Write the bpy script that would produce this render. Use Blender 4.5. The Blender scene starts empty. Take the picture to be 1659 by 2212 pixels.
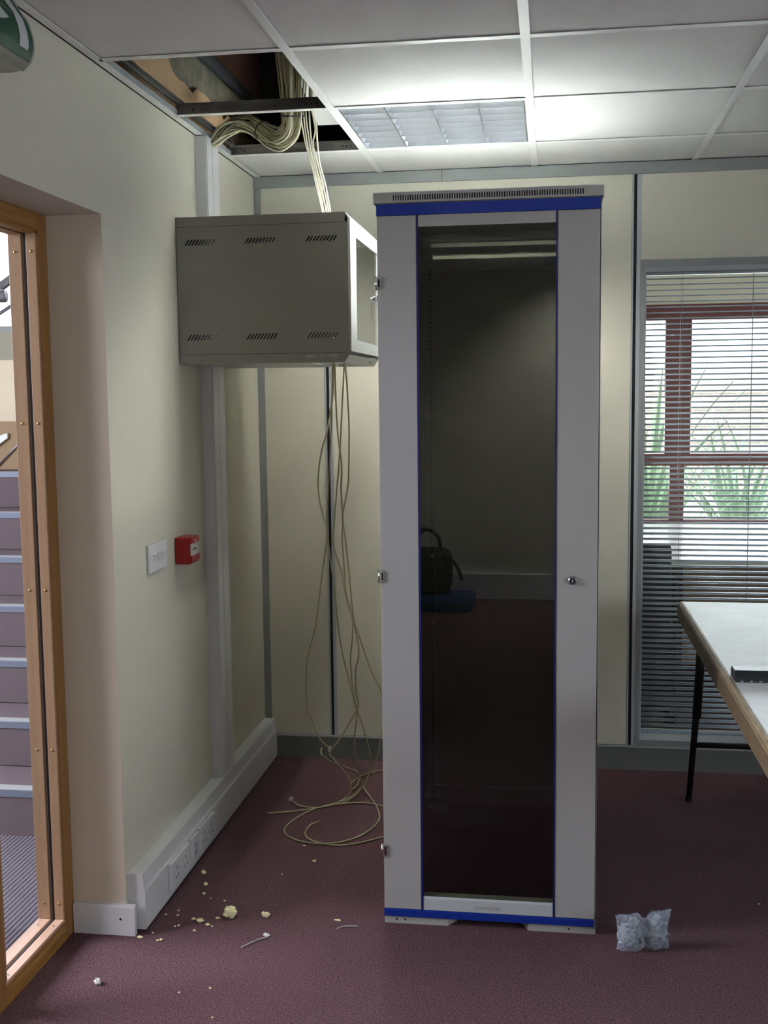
import bpy, bmesh, math, random
from mathutils import Vector, Matrix
random.seed(7)
scene = bpy.context.scene
C = scene.collection
R = math.radians

# ---------------------------------------------------------------- camera
cam_d = bpy.data.cameras.new('camera')
cam = bpy.data.objects.new('camera', cam_d)
C.objects.link(cam)
YAW, PIT, ROL = R(8.4335), R(-5.9724), R(-0.6445)
Fv = Vector((-math.sin(YAW)*math.cos(PIT), math.cos(YAW)*math.cos(PIT), math.sin(PIT)))
R0 = Vector((math.cos(YAW), math.sin(YAW), 0)); U0 = R0.cross(Fv)
Rv = R0*math.cos(ROL) + U0*math.sin(ROL); Uv = -R0*math.sin(ROL) + U0*math.cos(ROL)
m = Matrix((Rv, Uv, -Fv)).transposed().to_4x4()
m.translation = Vector((1.1807, -4.4989, 1.5114))
cam.matrix_world = m
cam_d.sensor_fit = 'HORIZONTAL'; cam_d.sensor_width = 36.0
cam_d.lens = 2431.29/1659*36.0
cam_d.clip_start = 0.02; cam_d.clip_end = 200
scene.camera = cam

# ---------------------------------------------------------------- world, lights, exposure
world = bpy.data.worlds.new('sky'); scene.world = world; world.use_nodes = True
wn = world.node_tree.nodes; wn['Background'].inputs[0].default_value = (0.86, 0.93, 1.0, 1); wn['Background'].inputs[1].default_value = 2.9

def area(name, loc, target, sx, sy, power, col, spread=180):
    d = bpy.data.lights.new(name, 'AREA'); d.shape = 'RECTANGLE'; d.size = sx; d.size_y = sy
    d.energy = power; d.color = col; d.spread = R(spread)
    o = bpy.data.objects.new(name, d); C.objects.link(o); o.location = loc
    o.rotation_euler = (Vector(target)-Vector(loc)).to_track_quat('-Z', 'Y').to_euler()
    return o
# daylight entering by the window in the right-hand wall and by the stair hall's tall glazing
area('window_daylight', (5.05, -4.4, 1.55), (1.5, -3.4, 0.0), 2.8, 1.1, 34, (0.80, 0.90, 1.0), 140)
area('hall_daylight', (-3.3, -2.3, 2.2), (-0.6, -2.0, 0.2), 2.2, 1.8, 270, (0.84, 0.84, 1.0), 150)
area('office_daylight', (2.8, 2.36, 1.45), (2.6, 0.2, 0.9), 2.6, 1.1, 62, (0.88, 0.94, 1.0), 170)
sd = bpy.data.lights.new('sun', 'SUN'); sd.energy = 3.2; sd.angle = R(4); sun = bpy.data.objects.new('sun', sd); C.objects.link(sun)
sun.rotation_euler = Vector((0.02, 0.5, -1.0)).to_track_quat('-Z', 'Y').to_euler()
area('stair_daylight', (-1.6, 1.9, 2.9), (-1.2, 0.0, 0.9), 1.6, 0.9, 22, (0.86, 0.88, 1.0), 160)
TUBE = 370.0
TILT = 13.0
scene.view_settings.view_transform = 'Standard'; scene.view_settings.look = 'None'
scene.view_settings.gamma = 1.0; scene.view_settings.use_curve_mapping = False
scene.view_settings.exposure = 0.0
scene.cycles.transparent_max_bounces = 32
scene.cycles.max_bounces = 14
scene.cycles.caustics_reflective = False; scene.cycles.caustics_refractive = False
scene.cycles.sample_clamp_indirect = 60.0

# ---------------------------------------------------------------- materials
def lin(c):
    return tuple(((v/255)/12.92 if v/255 <= 0.04045 else ((v/255+0.055)/1.055)**2.4) for v in c)
def mat(name, rgb, rough=0.6, metal=0.0, spec=0.5, noise=None, bump=None, rgb2=None, grain=None, emit=None):
    """noise=(scale, amount) mixes rgb with rgb2; bump=(scale, strength); grain=axis scale triple for streaks"""
    M = bpy.data.materials.new(name); M.use_nodes = True
    nt = M.node_tree; b = nt.nodes['Principled BSDF']
    c1 = lin(rgb)+(1,)
    b.inputs['Base Color'].default_value = c1; b.inputs['Roughness'].default_value = rough
    b.inputs['Metallic'].default_value = metal; b.inputs['Specular IOR Level'].default_value = spec
    tc = nt.nodes.new('ShaderNodeTexCoord')
    src = tc.outputs['Object']
    if grain:
        mp = nt.nodes.new('ShaderNodeMapping'); mp.inputs['Scale'].default_value = grain
        nt.links.new(src, mp.inputs[0]); src = mp.outputs[0]
    if noise:
        n = nt.nodes.new('ShaderNodeTexNoise'); n.inputs['Scale'].default_value = noise[0]; n.inputs['Detail'].default_value = 5
        n.inputs['Roughness'].default_value = 0.65
        nt.links.new(src, n.inputs['Vector'])
        r = nt.nodes.new('ShaderNodeValToRGB'); a = noise[1]
        r.color_ramp.elements[0].position = 0.5-a; r.color_ramp.elements[1].position = 0.5+a
        r.color_ramp.elements[0].color = c1; r.color_ramp.elements[1].color = lin(rgb2)+(1,)
        nt.links.new(n.outputs['Fac'], r.inputs[0]); nt.links.new(r.outputs[0], b.inputs['Base Color'])
    if bump:
        n2 = nt.nodes.new('ShaderNodeTexNoise'); n2.inputs['Scale'].default_value = bump[0]; n2.inputs['Detail'].default_value = 4
        nt.links.new(src, n2.inputs['Vector'])
        bp = nt.nodes.new('ShaderNodeBump'); bp.inputs['Strength'].default_value = bump[1]; bp.inputs['Distance'].default_value = 0.004
        nt.links.new(n2.outputs['Fac'], bp.inputs['Height']); nt.links.new(bp.outputs[0], b.inputs['Normal'])
    if emit:
        b.inputs['Emission Color'].default_value = lin(emit[0])+(1,); b.inputs['Emission Strength'].default_value = emit[1]
    return M
def glassmat(name, tint, refl=1.0, rough=0.0, ior=1.5):
    M = bpy.data.materials.new(name); M.use_nodes = True; nt = M.node_tree; nt.nodes.clear()
    out = nt.nodes.new('ShaderNodeOutputMaterial'); mix = nt.nodes.new('ShaderNodeMixShader')
    t = nt.nodes.new('ShaderNodeBsdfTransparent'); t.inputs[0].default_value = tuple(tint)+(1,)
    g = nt.nodes.new('ShaderNodeBsdfGlossy'); g.inputs['Roughness'].default_value = rough; g.inputs[0].default_value = (refl, refl, refl, 1)
    f = nt.nodes.new('ShaderNodeFresnel'); f.inputs[0].default_value = ior
    gm = nt.nodes.new('ShaderNodeNewGeometry'); inv = nt.nodes.new('ShaderNodeMath'); inv.operation = 'SUBTRACT'; inv.inputs[0].default_value = 1
    mu = nt.nodes.new('ShaderNodeMath'); mu.operation = 'MULTIPLY'
    nt.links.new(gm.outputs['Backfacing'], inv.inputs[1]); nt.links.new(inv.outputs[0], mu.inputs[0]); nt.links.new(f.outputs[0], mu.inputs[1])
    nt.links.new(mu.outputs[0], mix.inputs[0]); nt.links.new(t.outputs[0], mix.inputs[1]); nt.links.new(g.outputs[0], mix.inputs[2])
    nt.links.new(mix.outputs[0], out.inputs[0]); return M
M_ = {}
M_['cream'] = mat('cream_paint', (207, 203, 187), 0.75, noise=(3, .4), rgb2=(202, 198, 182), bump=(180, .05))
M_['reveal'] = mat('cream_reveal_paint', (206, 193, 175), 0.7, bump=(160, .06))
M_['panel'] = mat('cream_vinyl_panel', (208, 204, 188), 0.65, bump=(240, .06))
M_['alu'] = mat('grey_trim', (140, 143, 143), 0.5, 0.15)
M_['alu2'] = mat('pale_grey_trim', (172, 178, 184), 0.42, 0.2)
M_['black'] = mat('black_gasket', (14, 14, 18), 0.6)
M_['skirt'] = mat('grey_skirting', (104, 106, 104), 0.6)
M_['white'] = mat('white_plastic', (214, 214, 216), 0.4)
M_['white2'] = mat('white_gloss_paint', (210, 207, 210), 0.4)
M_['tile'] = mat('ceiling_tile', (228, 228, 226), 0.9, noise=(220, .25), rgb2=(220, 220, 218), bump=(260, .12))
M_['tbar'] = mat('white_grid_bar', (238, 238, 238), 0.28, spec=.8)
M_['steel'] = mat('galvanised_steel', (150, 146, 142), 0.4, 0.75, noise=(9, .3), rgb2=(96, 92, 90))
M_['carpet'] = mat('maroon_carpet', (122, 91, 98), 0.95, spec=.1, noise=(210, .13), rgb2=(70, 51, 52), bump=(400, .9))
M_['hallcarpet'] = mat('purple_grey_carpet', (104, 92, 98), 0.95, spec=.1, noise=(380, .2), rgb2=(84, 75, 81), bump=(600, .6))
M_['mat'] = mat('ribbed_mat', (104, 99, 108), 0.9, spec=.1, noise=(300, .2), rgb2=(88, 84, 94))
M_['matd'] = mat('mat_base', (52, 50, 62), 0.95)
M_['wood'] = mat('beech_wood', (160, 114, 62), 0.42, noise=(3.2, .22), rgb2=(128, 88, 42), grain=(26, 26, 1.6))
M_['woodh'] = mat('beech_rail', (168, 120, 62), 0.42, noise=(3.2, .22), rgb2=(134, 92, 42), grain=(26, 1.6, 26))
M_['bead'] = mat('pale_beech_bead', (172, 138, 108), 0.4, noise=(3, .25), rgb2=(156, 122, 90), grain=(30, 30, 1.5))
M_['beadh'] = mat('lit_beech_sill_bead', (208, 172, 148), 0.3, noise=(3, .25), rgb2=(196, 158, 134), grain=(30, 1.5, 30))  # hall daylight on the sill is put into this paler bead colour
M_['brass'] = mat('brass_screw', (190, 160, 90), 0.3, 0.9)
M_['chrome'] = mat('chrome', (205, 208, 212), 0.15, 1.0)
M_['rack'] = mat('light_grey_powder_coat', (168, 167, 165), 0.45, bump=(500, .08))
M_['rackin'] = mat('rack_inside_grey', (150, 148, 142), 0.5)
M_['blue'] = mat('blue_trim', (8, 46, 146), 0.4)
M_['bluedark'] = mat('dark_blue_edging', (14, 26, 92), 0.4)
M_['cab'] = mat('grey_cabinet_paint', (138, 135, 128), 0.5, bump=(500, .08))
M_['cabw'] = mat('pale_cabinet_door_paint', (184, 190, 192), 0.4)
M_['dark'] = mat('dark_slot', (16, 16, 16), 0.8)
M_['cable'] = mat('cream_cable_sheath', (205, 200, 165), 0.45)
M_['cableg'] = mat('grey_cable_sheath', (176, 172, 132), 0.45)
M_['cablew'] = mat('bundle_cable_sheath', (214, 208, 186), 0.45)
M_['plug'] = mat('clear_plug', (200, 200, 190), 0.2)
M_['red'] = mat('red_plastic', (146, 9, 18), 0.35)
M_['print'] = mat('black_print', (30, 30, 32), 0.5)
M_['foam'] = mat('cream_plaster_crumb', (244, 236, 176), 0.9, noise=(160, .2), rgb2=(248, 243, 204), bump=(300, .8))
M_['foamw'] = mat('white_plaster_crumb', (232, 232, 226), 0.9, bump=(300, .6))
M_['strip'] = mat('clear_nylon_offcut', (170, 170, 176), 0.3)
M_['slat'] = mat('blind_slat', (186, 200, 216), 0.35, 0.1)
M_['tabletop'] = mat('worn_white_laminate', (224, 228, 228), 0.45, noise=(5, .14), rgb2=(206, 208, 202), bump=(40, .05))
M_['ply'] = mat('worn_wood_edge', (112, 90, 62), 0.6, noise=(5, .2), rgb2=(74, 58, 40), grain=(20, 3, 30), bump=(60, .3))
M_['plyl'] = mat('worn_wood_lipping', (150, 132, 98), 0.55, noise=(6, .2), rgb2=(112, 94, 64), grain=(20, 3, 20), bump=(60, .3))
M_['leg'] = mat('black_steel', (24, 20, 22), 0.45, 0.4)
M_['case'] = mat('black_plastic', (36, 40, 46), 0.35)
M_['maroon'] = mat('dark_red_window_paint', (92, 34, 40), 0.5)
M_['desk'] = mat('white_desk', (226, 222, 222), 0.2)
M_['chair'] = mat('charcoal_fabric', (44, 44, 48), 0.9)
M_['pedestal'] = mat('beech_laminate', (190, 160, 136), 0.5)
M_['brick'] = mat('pale_brick', (236, 216, 206), 0.85)
M_['nosing'] = mat('stair_nosing', (106, 114, 130), 0.4, 0.3)
M_['cabshade'] = mat('cabinet_inside_shade', (58, 58, 56), 0.7)  # dark tone stands in for the shade inside the wall cabinet
M_['mortar'] = mat('mortar', (240, 238, 234), 0.9)
M_['leaf'] = mat('grey_green_leaf', (140, 184, 154), 0.4, noise=(2, .3), rgb2=(206, 220, 186))
M_['ground'] = mat('paving', (196, 196, 188), 0.9, noise=(4, .3), rgb2=(176, 178, 168))
M_['plaster'] = mat('pink_plaster', (214, 184, 152), 0.9, noise=(5, .25), rgb2=(200, 156, 118), bump=(40, .4))
M_['render'] = mat('rough_grey_render', (150, 144, 126), 0.95, noise=(14, .25), rgb2=(92, 88, 78), bump=(26, 1.0))
M_['pipe'] = mat('dark_conduit', (52, 56, 62), 0.6)
M_['rust'] = mat('rusty_brick', (96, 50, 34), 0.95, noise=(10, .3), rgb2=(60, 34, 26), bump=(30, .8))
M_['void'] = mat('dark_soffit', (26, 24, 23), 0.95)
M_['green'] = mat('exit_sign_green', (6, 74, 50), 0.45)
M_['signw'] = mat('exit_sign_white', (196, 200, 200), 0.45)
M_['signc'] = mat('sign_clear_edge', (150, 150, 140), 0.15)
M_['louvre'] = mat('louvre_aluminium', (176, 184, 196), 0.16, 0.95)
M_['fit'] = mat('white_fitting', (226, 228, 226), 0.4)
M_['tube'] = mat('lit_tube', (255, 252, 235), 0.4, emit=((252, 252, 246), TUBE))
M_['glass'] = glassmat('clear_glass', (.96, .97, .965))
M_['smoke'] = glassmat('smoked_glass', (.72, .74, .68), 1.0, 0.0, 1.66)
M_['cabglass'] = glassmat('cabinet_glass', (.86, .9, .88), 1.0, .03)
M_['polybag'] = None
M_['bluecloth'] = mat('blue_cloth', (20, 60, 110), 0.9)
M_['blackcloth'] = mat('black_nylon', (22, 24, 26), 0.7, bump=(90, .3))
M_['soffit'] = mat('stair_soffit', (196, 184, 160), 0.8)
M_['ochre'] = mat('ochre_panel', (124, 98, 64), 0.6)
M_['rail'] = mat('satin_rail', (120, 118, 130), 0.3, 0.7)

# ---------------------------------------------------------------- mesh helpers
class MB:
    def __init__(s): s.bm = bmesh.new()
    def box(s, x0, x1, y0, y1, z0, z1, bev=0.0):
        vs = [s.bm.verts.new((x, y, z)) for z in (z0, z1) for y in (y0, y1) for x in (x0, x1)]
        fs = [(0, 2, 3, 1), (4, 5, 7, 6), (0, 1, 5, 4), (2, 6, 7, 3), (0, 4, 6, 2), (1, 3, 7, 5)]
        faces = [s.bm.faces.new([vs[i] for i in f]) for f in fs]
        if bev:
            es = list({e for f in faces for e in f.edges})
            bmesh.ops.bevel(s.bm, geom=es, offset=bev, segments=2, affect='EDGES', profile=.5)
        return s
    def prism(s, poly, axis, a, b):
        """poly: 2D points; axis 'x': (y,z), 'y': (x,z), 'z': (x,y)"""
        def P(p, t): return {'x': (t, p[0], p[1]), 'y': (p[0], t, p[1]), 'z': (p[0], p[1], t)}[axis]
        va = [s.bm.verts.new(P(p, a)) for p in poly]; vb = [s.bm.verts.new(P(p, b)) for p in poly]
        n = len(poly)
        s.bm.faces.new(va); s.bm.faces.new(vb[::-1])
        for i in range(n): s.bm.faces.new((va[i], vb[i], vb[(i+1) % n], va[(i+1) % n]))
        return s
    def tube(s, pts, r, seg=8, closed=False):
        pts = [Vector(p) for p in pts]; n = len(pts); rings = []
        rr = r if isinstance(r, (list, tuple)) else [r]*n
        up = Vector((0, 0, 1)); prev = None
        for i, p in enumerate(pts):
            d = (pts[min(i+1, n-1)]-pts[max(i-1, 0)])
            d = d.normalized() if d.length > 1e-9 else Vector((0, 0, 1))
            if prev is None:
                a = up if abs(d.z) < .9 else Vector((1, 0, 0)); u = d.cross(a).normalized()
            else:
                u = prev-d*prev.dot(d)
                u = u.normalized() if u.length > 1e-6 else d.orthogonal().normalized()
            prev = u; v = d.cross(u)
            rings.append([s.bm.verts.new(p+(u*math.cos(2*math.pi*k/seg)+v*math.sin(2*math.pi*k/seg))*rr[i]) for k in range(seg)])
        for a, b in zip(rings, rings[1:]):
            for k in range(seg): s.bm.faces.new((a[k], a[(k+1) % seg], b[(k+1) % seg], b[k]))
        s.bm.faces.new(rings[0][::-1]); s.bm.faces.new(rings[-1]); return s
    def cyl(s, c, axis, r, h, seg=20, r2=None):
        c = Vector(c); d = {'x': Vector((1, 0, 0)), 'y': Vector((0, 1, 0)), 'z': Vector((0, 0, 1))}[axis]
        return s.tube([c, c+d*h], [r, r if r2 is None else r2], seg)
    def grid(s, f, nu, nv):
        v = [[s.bm.verts.new(f(i/nu, j/nv)) for j in range(nv+1)] for i in range(nu+1)]
        for i in range(nu):
            for j in range(nv): s.bm.faces.new((v[i][j], v[i+1][j], v[i+1][j+1], v[i][j+1]))
        return s
    def build(s, name, material, parent=None, smooth=False, loc=None):
        bmesh.ops.recalc_face_normals(s.bm, faces=s.bm.faces[:])
        me = bpy.data.meshes.new(name)
        if loc is not None: bmesh.ops.translate(s.bm, vec=-Vector(loc), verts=s.bm.verts[:])
        s.bm.to_mesh(me); s.bm.free()
        me.materials.append(M_[material] if isinstance(material, str) else material)
        if smooth:
            for p in me.polygons: p.use_smooth = True
        o = bpy.data.objects.new(name, me); C.objects.link(o)
        if loc is not None: o.location = loc
        if parent is not None:
            o.parent = parent
            o.matrix_parent_inverse = pinv(parent)
        return o
def wm(o):
    M = Matrix.LocRotScale(o.location, o.rotation_euler.to_quaternion(), o.scale)
    return (wm(o.parent) @ o.matrix_parent_inverse @ M) if o.parent else M
def pinv(p): return wm(p).inverted()
def tag(o, label=None, cat=None, group=None, kind=None):
    if label: o['label'] = label
    if cat: o['category'] = cat
    if group: o['group'] = group
    if kind: o['kind'] = kind
    return o
def thing(name, loc, label, cat, group=None, rotz=0):
    o = bpy.data.objects.new(name, None); o.empty_display_size = .05; C.objects.link(o); o.location = loc; o.rotation_euler = (0, 0, rotz)
    return tag(o, label, cat, group)
def struct(name, mb, material, label=None):
    return tag(mb.build(name, material), label, None, None, 'structure')
def copies(src, parent, offs):
    for off in offs:
        o = src.copy(); C.objects.link(o); o.parent = src.parent; o.matrix_parent_inverse = src.matrix_parent_inverse.copy()
        o.location = Vector(src.location)+Vector(off)
def smoothpts(pts, sub=4):
    P = [Vector(p) for p in pts]; P = [2*P[0]-P[1]]+P+[2*P[-1]-P[-2]]; out = []
    for i in range(1, len(P)-2):
        for k in range(sub):
            t = k/sub; a, b, c, d = P[i-1:i+3]
            out.append(.5*((2*b)+(c-a)*t+(2*a-5*b+4*c-d)*t*t+(3*b-a-3*c+d)*t**3))
    out.append(P[-2]); return out

# ================================================================ THE SETTING
H = 2.38; X1 = 0.516; RX = 5.2; NY = -6.6; SC = -0.235
fl = struct('floor', MB().box(-3.7, RX+.3, NY-.3, 2.7, -.12, -.008), 'hallcarpet')
# carpet tiles of the main room, half a metre square
t0 = None
ys = []
ty = -0.03
for i in range(11):
    for j in range(14):
        xa, xb = max(0.0, -.005+.5*(i)), min(RX, -.005+.5*(i+1)); ya, yb = max(NY, -.5*(j+1)), min(0, -.5*j)
        if xb-xa < .02 or yb-ya < .02: continue
        full = abs(xb-xa-.5) < 1e-6 and abs(yb-ya-.5) < 1e-6
        if full and t0:
            o = t0.copy(); C.objects.link(o); o.location = (xa, ya, 0)
        else:
            o = MB().box(xa+.0002, xb-.0002, ya+.0002, yb-.0002, -.008, 0).build('carpet_tile', 'carpet', fl, loc=(xa, ya, 0))
            if full: t0 = o
# carpet strip in the opening, hall side
MB().box(SC-.06, -.0005, -3.05, -1.5905, -.008, -.0005).build('threshold_carpet', 'carpet', fl)

# left wall with its opening for the glazed screen
OY0, OY1, OZ = -1.59, -3.05, 1.995
wl = MB()
wl.box(SC, 0, OY0, .1, 0, H+.0).box(SC, 0, OY1, OY0, OZ, H).box(SC, 0, NY-.2, OY1, 0, H)
wall_left = struct('wall_left', wl, 'cream')
# masonry above the suspended ceiling
MB().box(SC, -.012, NY-.2, .1, H, 2.66).build('rough_masonry', 'render', wall_left)
MB().box(SC, .03, NY-.2, .1, 2.66, 3.0).build('brick_course', 'rust', wall_left)
rnd = random.Random(3)
poly = [(.05, H)]; y = .05
top = [(.05, 2.50)]
while y > -2.2:
    y -= rnd.uniform(.02, .06); top.append((y, 2.528+rnd.uniform(-.018, .018)+(0.025 if -1.4 < y < -1.0 else 0)))
MB().prism([(.05, H)]+top+[(top[-1][0], H)], 'x', -.012, 0).build('pink_plaster', 'plaster', wall_left)
MB().tube([(.02, .05, 2.655), (.02, -3, 2.655)], .022, 12).build('conduit', 'pipe', wall_left, True)
MB().box(-.156, -.0, OY0-.0005, OY0+.0002, .0, OZ).build('reveal_skin', 'reveal', wall_left)
wr = MB()
wr.box(RX, RX+.2, NY-.2, -5.9, 0, 3).box(RX, RX+.2, -2.9, .1, 0, 3).box(RX, RX+.2, -5.9, -2.9, 0, .9).box(RX, RX+.2, -5.9, -2.9, 2.15, 3)
wall_right = struct('wall_right', wr, 'cream')
wf = MB(); 
for a, b, c, d in ((-5.9, -5.84, .9, 2.15), (-2.96, -2.9, .9, 2.15), (-4.43, -4.37, .9, 2.15), (-5.9, -2.9, .9, .96), (-5.9, -2.9, 2.09, 2.15)):
    wf.box(RX+.06, RX+.12, a, b, c, d)
w2 = struct('window_2', wf, 'maroon')
wall_front = struct('wall_front', MB().box(SC, RX+.2, NY-.2, NY, 0, 3), 'cream')
tr = MB().box(0.0, RX, NY, NY+.05, .005, .19)
o = struct('trim_1', tr, 'white')

# back partition: core, cream panels, joint posts, head and corner trims
core = MB()
core.box(0, 1.541, .02, .08, 0, H).box(1.541, 2.62, .02, .08, 0, .14).box(1.541, 2.62, .02, .08, 1.967, H).box(2.62, RX+.2, .02, .08, 0, H)
wall_back = struct('wall_back', core, 'alu')
for a, b, c, d in ((.028, .277, .098, 2.337), (.307, 1.488, .098, 2.337), (1.522, 2.66, 2.013, 2.337), (2.70, 3.85, .098, 2.337), (3.89, RX, .098, 2.337)):
    MB().box(a, b, 0, .02, c, d, .0015).build('wall_panel', 'panel', wall_back)
MB().box(1.541, RX, .08, .1, 0, .14).build('wall_panel', 'panel', wall_back)
MB().box(-.0, 1.541, .08, .1, 0, H).build('wall_panel', 'panel', wall_back)
MB().box(1.541, RX, .08, .1, 1.967, H).build('wall_panel', 'panel', wall_back)
MB().box(2.62, RX, .08, .1, .14, 1.967).build('wall_panel', 'panel', wall_back)
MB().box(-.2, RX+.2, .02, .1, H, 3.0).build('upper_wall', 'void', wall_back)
MB().box(0, .028, -.004, .02, .098, 2.335).build('corner_post', 'alu', wall_back)
for a in (.277, 1.488, 2.66, 3.85):
    MB().box(a, a+.006, -.003, .02, .098, 2.337).build('joint_edge', 'alu2', wall_back)
    MB().box(a+.006, a+.018, .004, .02, .098, 2.337).build('joint_gasket', 'black', wall_back)
    MB().box(a+.018, a+(.030 if a < 1 else .034), -.003, .02, .098, 2.337).build('joint_edge', 'alu2', wall_back)
MB().box(0, .757, -.010, .02, 2.336, 2.3795).box(.759, RX, -.010, .02, 2.336, 2.3795).build('head_track', 'alu', wall_back)
sk = struct('baseboard_back', MB().box(.0505, RX, -.012, 0.0, 0, .092), 'skirt')
MB().box(.0505, RX, -.0135, .0, .092, .097).build('top_bead', 'alu2', sk)

# window in the back partition
win = struct('window_1', MB().box(1.521, 2.64, -.006, .02, 1.985, 2.013).box(1.521, 1.537, -.006, .02, .098, 1.985).box(2.624, 2.64, -.006, .02, .098, 1.985).box(1.537, 2.624, -.006, .02, .098, .122), 'alu')
f = MB()
f.prism([(-.004, 1.985), (.012, 1.985), (.012, 1.967), (.004, 1.967)], 'x', 1.537, 2.624)
f.prism([(1.537, -.004), (1.545, .008), (1.545, .012), (1.537, .012)], 'z', .122, 1.985)
f.prism([(2.624, -.004), (2.616, .008), (2.616, .012), (2.624, .012)], 'z', .122, 1.985)
f.prism([(-.006, .122), (.012, .122), (.012, .146), (.009, .146)], 'x', 1.537, 2.624)
f.build('glazing_bead', 'alu2', win)
MB().box(1.541, 2.62, .012, .016, .14, 1.967).build('pane', 'glass', win)
MB().box(1.541, 2.62, .074, .078, .14, 1.967).build('pane', 'glass', win)
bl = thing('venetian_blind', (1.55, .045, .14), 'grey venetian blind with open slats inside the glazed partition panel', 'blind')
BX0, BX1, BYc = 1.5445, 2.614, .045
MB().box(BX0, BX1, BYc-.013, BYc+.013, 1.957, 1.966).build('head_rail', 'alu2', bl)
MB().box(BX0, BX1, BYc-.012, BYc+.012, .1405, .150).build('bottom_rail', 'slat', bl)
def slat_poly():
    w = .0265; n = 6; P = []
    for i in range(n+1):
        t = i/n-.5; P.append((t*w, .0024*(1-4*t*t)))
    Q = [(a, b-.0004) for a, b in P][::-1]
    return P+Q
tilt = R(TILT)
pl = [(a*math.cos(tilt)-b*math.sin(tilt), a*math.sin(tilt)+b*math.cos(tilt)) for a, b in slat_poly()]
s0 = MB().prism([(BYc+a, .172+b) for a, b in pl], 'x', BX0, BX1).build('slat', 'slat', bl, loc=(BX0, BYc, .172))
for p in s0.data.polygons: p.use_smooth = len(p.vertices) == 4
copies(s0, bl, [(0, 0, .0216*k) for k in range(1, 83)])
for x in (1.684, 1.948, 2.212, 2.476):
    cd = MB().tube([(x, BYc-.0135, .15), (x, BYc-.0135, 1.957)], .0009, 5).tube([(x+.003, BYc+.0135, .15), (x+.003, BYc+.0135, 1.957)], .0009, 5)
    cd.build('ladder_cord', 'alu', bl)
MB().tube([(1.672, BYc-.0155, .5), (1.676, BYc-.0155, 1.957)], .0022, 8).build('tilt_rod', 'glass', bl)

# ---- suspended ceiling
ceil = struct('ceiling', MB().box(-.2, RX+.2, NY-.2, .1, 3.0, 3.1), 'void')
hung = thing('ceiling_grid', (0, 0, H), 'white suspended ceiling grid with mineral tiles, two of them missing by the left wall', 'ceiling')
hung['kind'] = 'structure'
if 'category' in hung: del hung['category']
xs = [X1+.6*k for k in range(8)]
yl = [-.418-.6*k for k in range(11)]
# tiles
xcols = [0.0]+xs+[RX]; yrows = [0.0]+yl+[NY]
tl = None
for i in range(len(xcols)-1):
    for j in range(len(yrows)-1):
        xa, xb, ya, yb = xcols[i]+.003, xcols[i+1]-.003, yrows[j+1]+.003, yrows[j]-.003
        if i == 0: xa = .006
        if i == 0 and j in (1, 2): continue
        if (i == 1 and j == 1) or (i == 2 and j == 10): continue
        if xb-xa < .03 or yb-ya < .03: continue
        full = abs(xb-xa-.594) < 1e-4 and abs(yb-ya-.594) < 1e-4
        if full and tl:
            o = tl.copy(); C.objects.link(o); o.location = (xa, ya, H)
        else:
            o = MB().box(xa, xb, ya, yb, H+.003, H+.018).build('ceiling_tile', 'tile', hung, loc=(xa, ya, H))
            if full: tl = o
for x in xs:
    MB().box(x-.012, x+.012, NY, -.010, H-.0022, H).build('main_runner', 'tbar', hung)
    MB().box(x-.0008, x+.0008, NY, 0, H, H+.038).build('runner_web', 'steel', hung)
    MB().box(x-.012, x+.012, -.010, -.004, H-.0022, H-.0003).build('runner_end', 'dark', hung)
for j, y in enumerate(yl):
    for i in range(len(xs)+1):
        a = .024 if i == 0 else xs[i-1]+.012; b = xs[i]-.012 if i < len(xs) else RX
        c = MB().box(a, b, y-.012, y+.012, H-.0014, H)
        c.build('cross_tee', 'tbar', hung)
        if i == 0 and j < 3:
            w = MB().box(a, b, y-.0008, y+.0008, H, H+.026).box(a, b, y-.003, y+.003, H+.026, H+.036)
            w.build('tee_web', 'steel', hung)
            for xx in (.08, .34, .44, .455, .47):
                MB().cyl((xx, y-.0014, H+.016), 'y', .003, .001, 8).build('punched_hole', 'dark', hung)
# wall angle with its shadow gap
MB().box(.007, .030, NY, -.764, H-.0014, H).box(.0405, .0415, -.76, -.62, H-.001, H).box(.007, .030, -.618, 0, H-.0014, H).build('wall_angle', 'tbar', hung)
MB().box(.0275, .029, -1.618, -.418, H, H+.018).build('wall_angle_lip', 'alu2', hung)
MB().box(.0002, .0016, NY, -.764, H, H+.03).box(.0002, .0016, -.618, 0, H, H+.03).build('wall_angle_web', 'steel', hung)
MB().box(0.0001, .007, NY, -.764, H-.001, H+.0005).box(.0001, .007, -.618, 0, H-.001, H+.0005).build('shadow_gap', 'dark', hung)
MB().box(.030, .045, -1.6, -.43, H+.030, H+.045).build('support_channel', 'steel', hung)

# skirting trunking along the left wall, and the small skirting on the reveal
trk = thing('skirting_trunking', (.025, -.8, 0), 'long white plastic skirting trunking running along the left wall to the corner', 'trunking')
body = [(0.0005, .006), (.050, .006), (.050, .118), (.0475, .120), (.0475, .124), (.0465, .126), (.044, .167), (.0005, .167)]
MB().prism([(x, z) for x, z in body], 'y', -1.572, -.015).build('trunking_body', 'white', trk)
MB().box(.046, .0512, -1.568, -.602, .010, .1175).build('trunking_cover', 'white', trk)
MB().box(.046, .0510, -.594, -.016, .010, .1175).build('trunking_cover', 'white', trk)
MB().box(.0500, .0530, -.610, -.585, .008, .119, .001).build('cover_coupler', 'white', trk)
MB().prism([(.0005, .007), (.0512, .007), (.0512, .119), (.0475, .128), (.0448, .1685), (.0005, .1685)], 'y', -1.5765, -1.5722).build('end_cap', 'white', trk)
bs = struct('baseboard_left', MB().box(-.152, .030, -1.606, -1.5905, 0, .083).box(-.152, .030, -1.604, -1.5905, .083, .088), 'white2')
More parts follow.
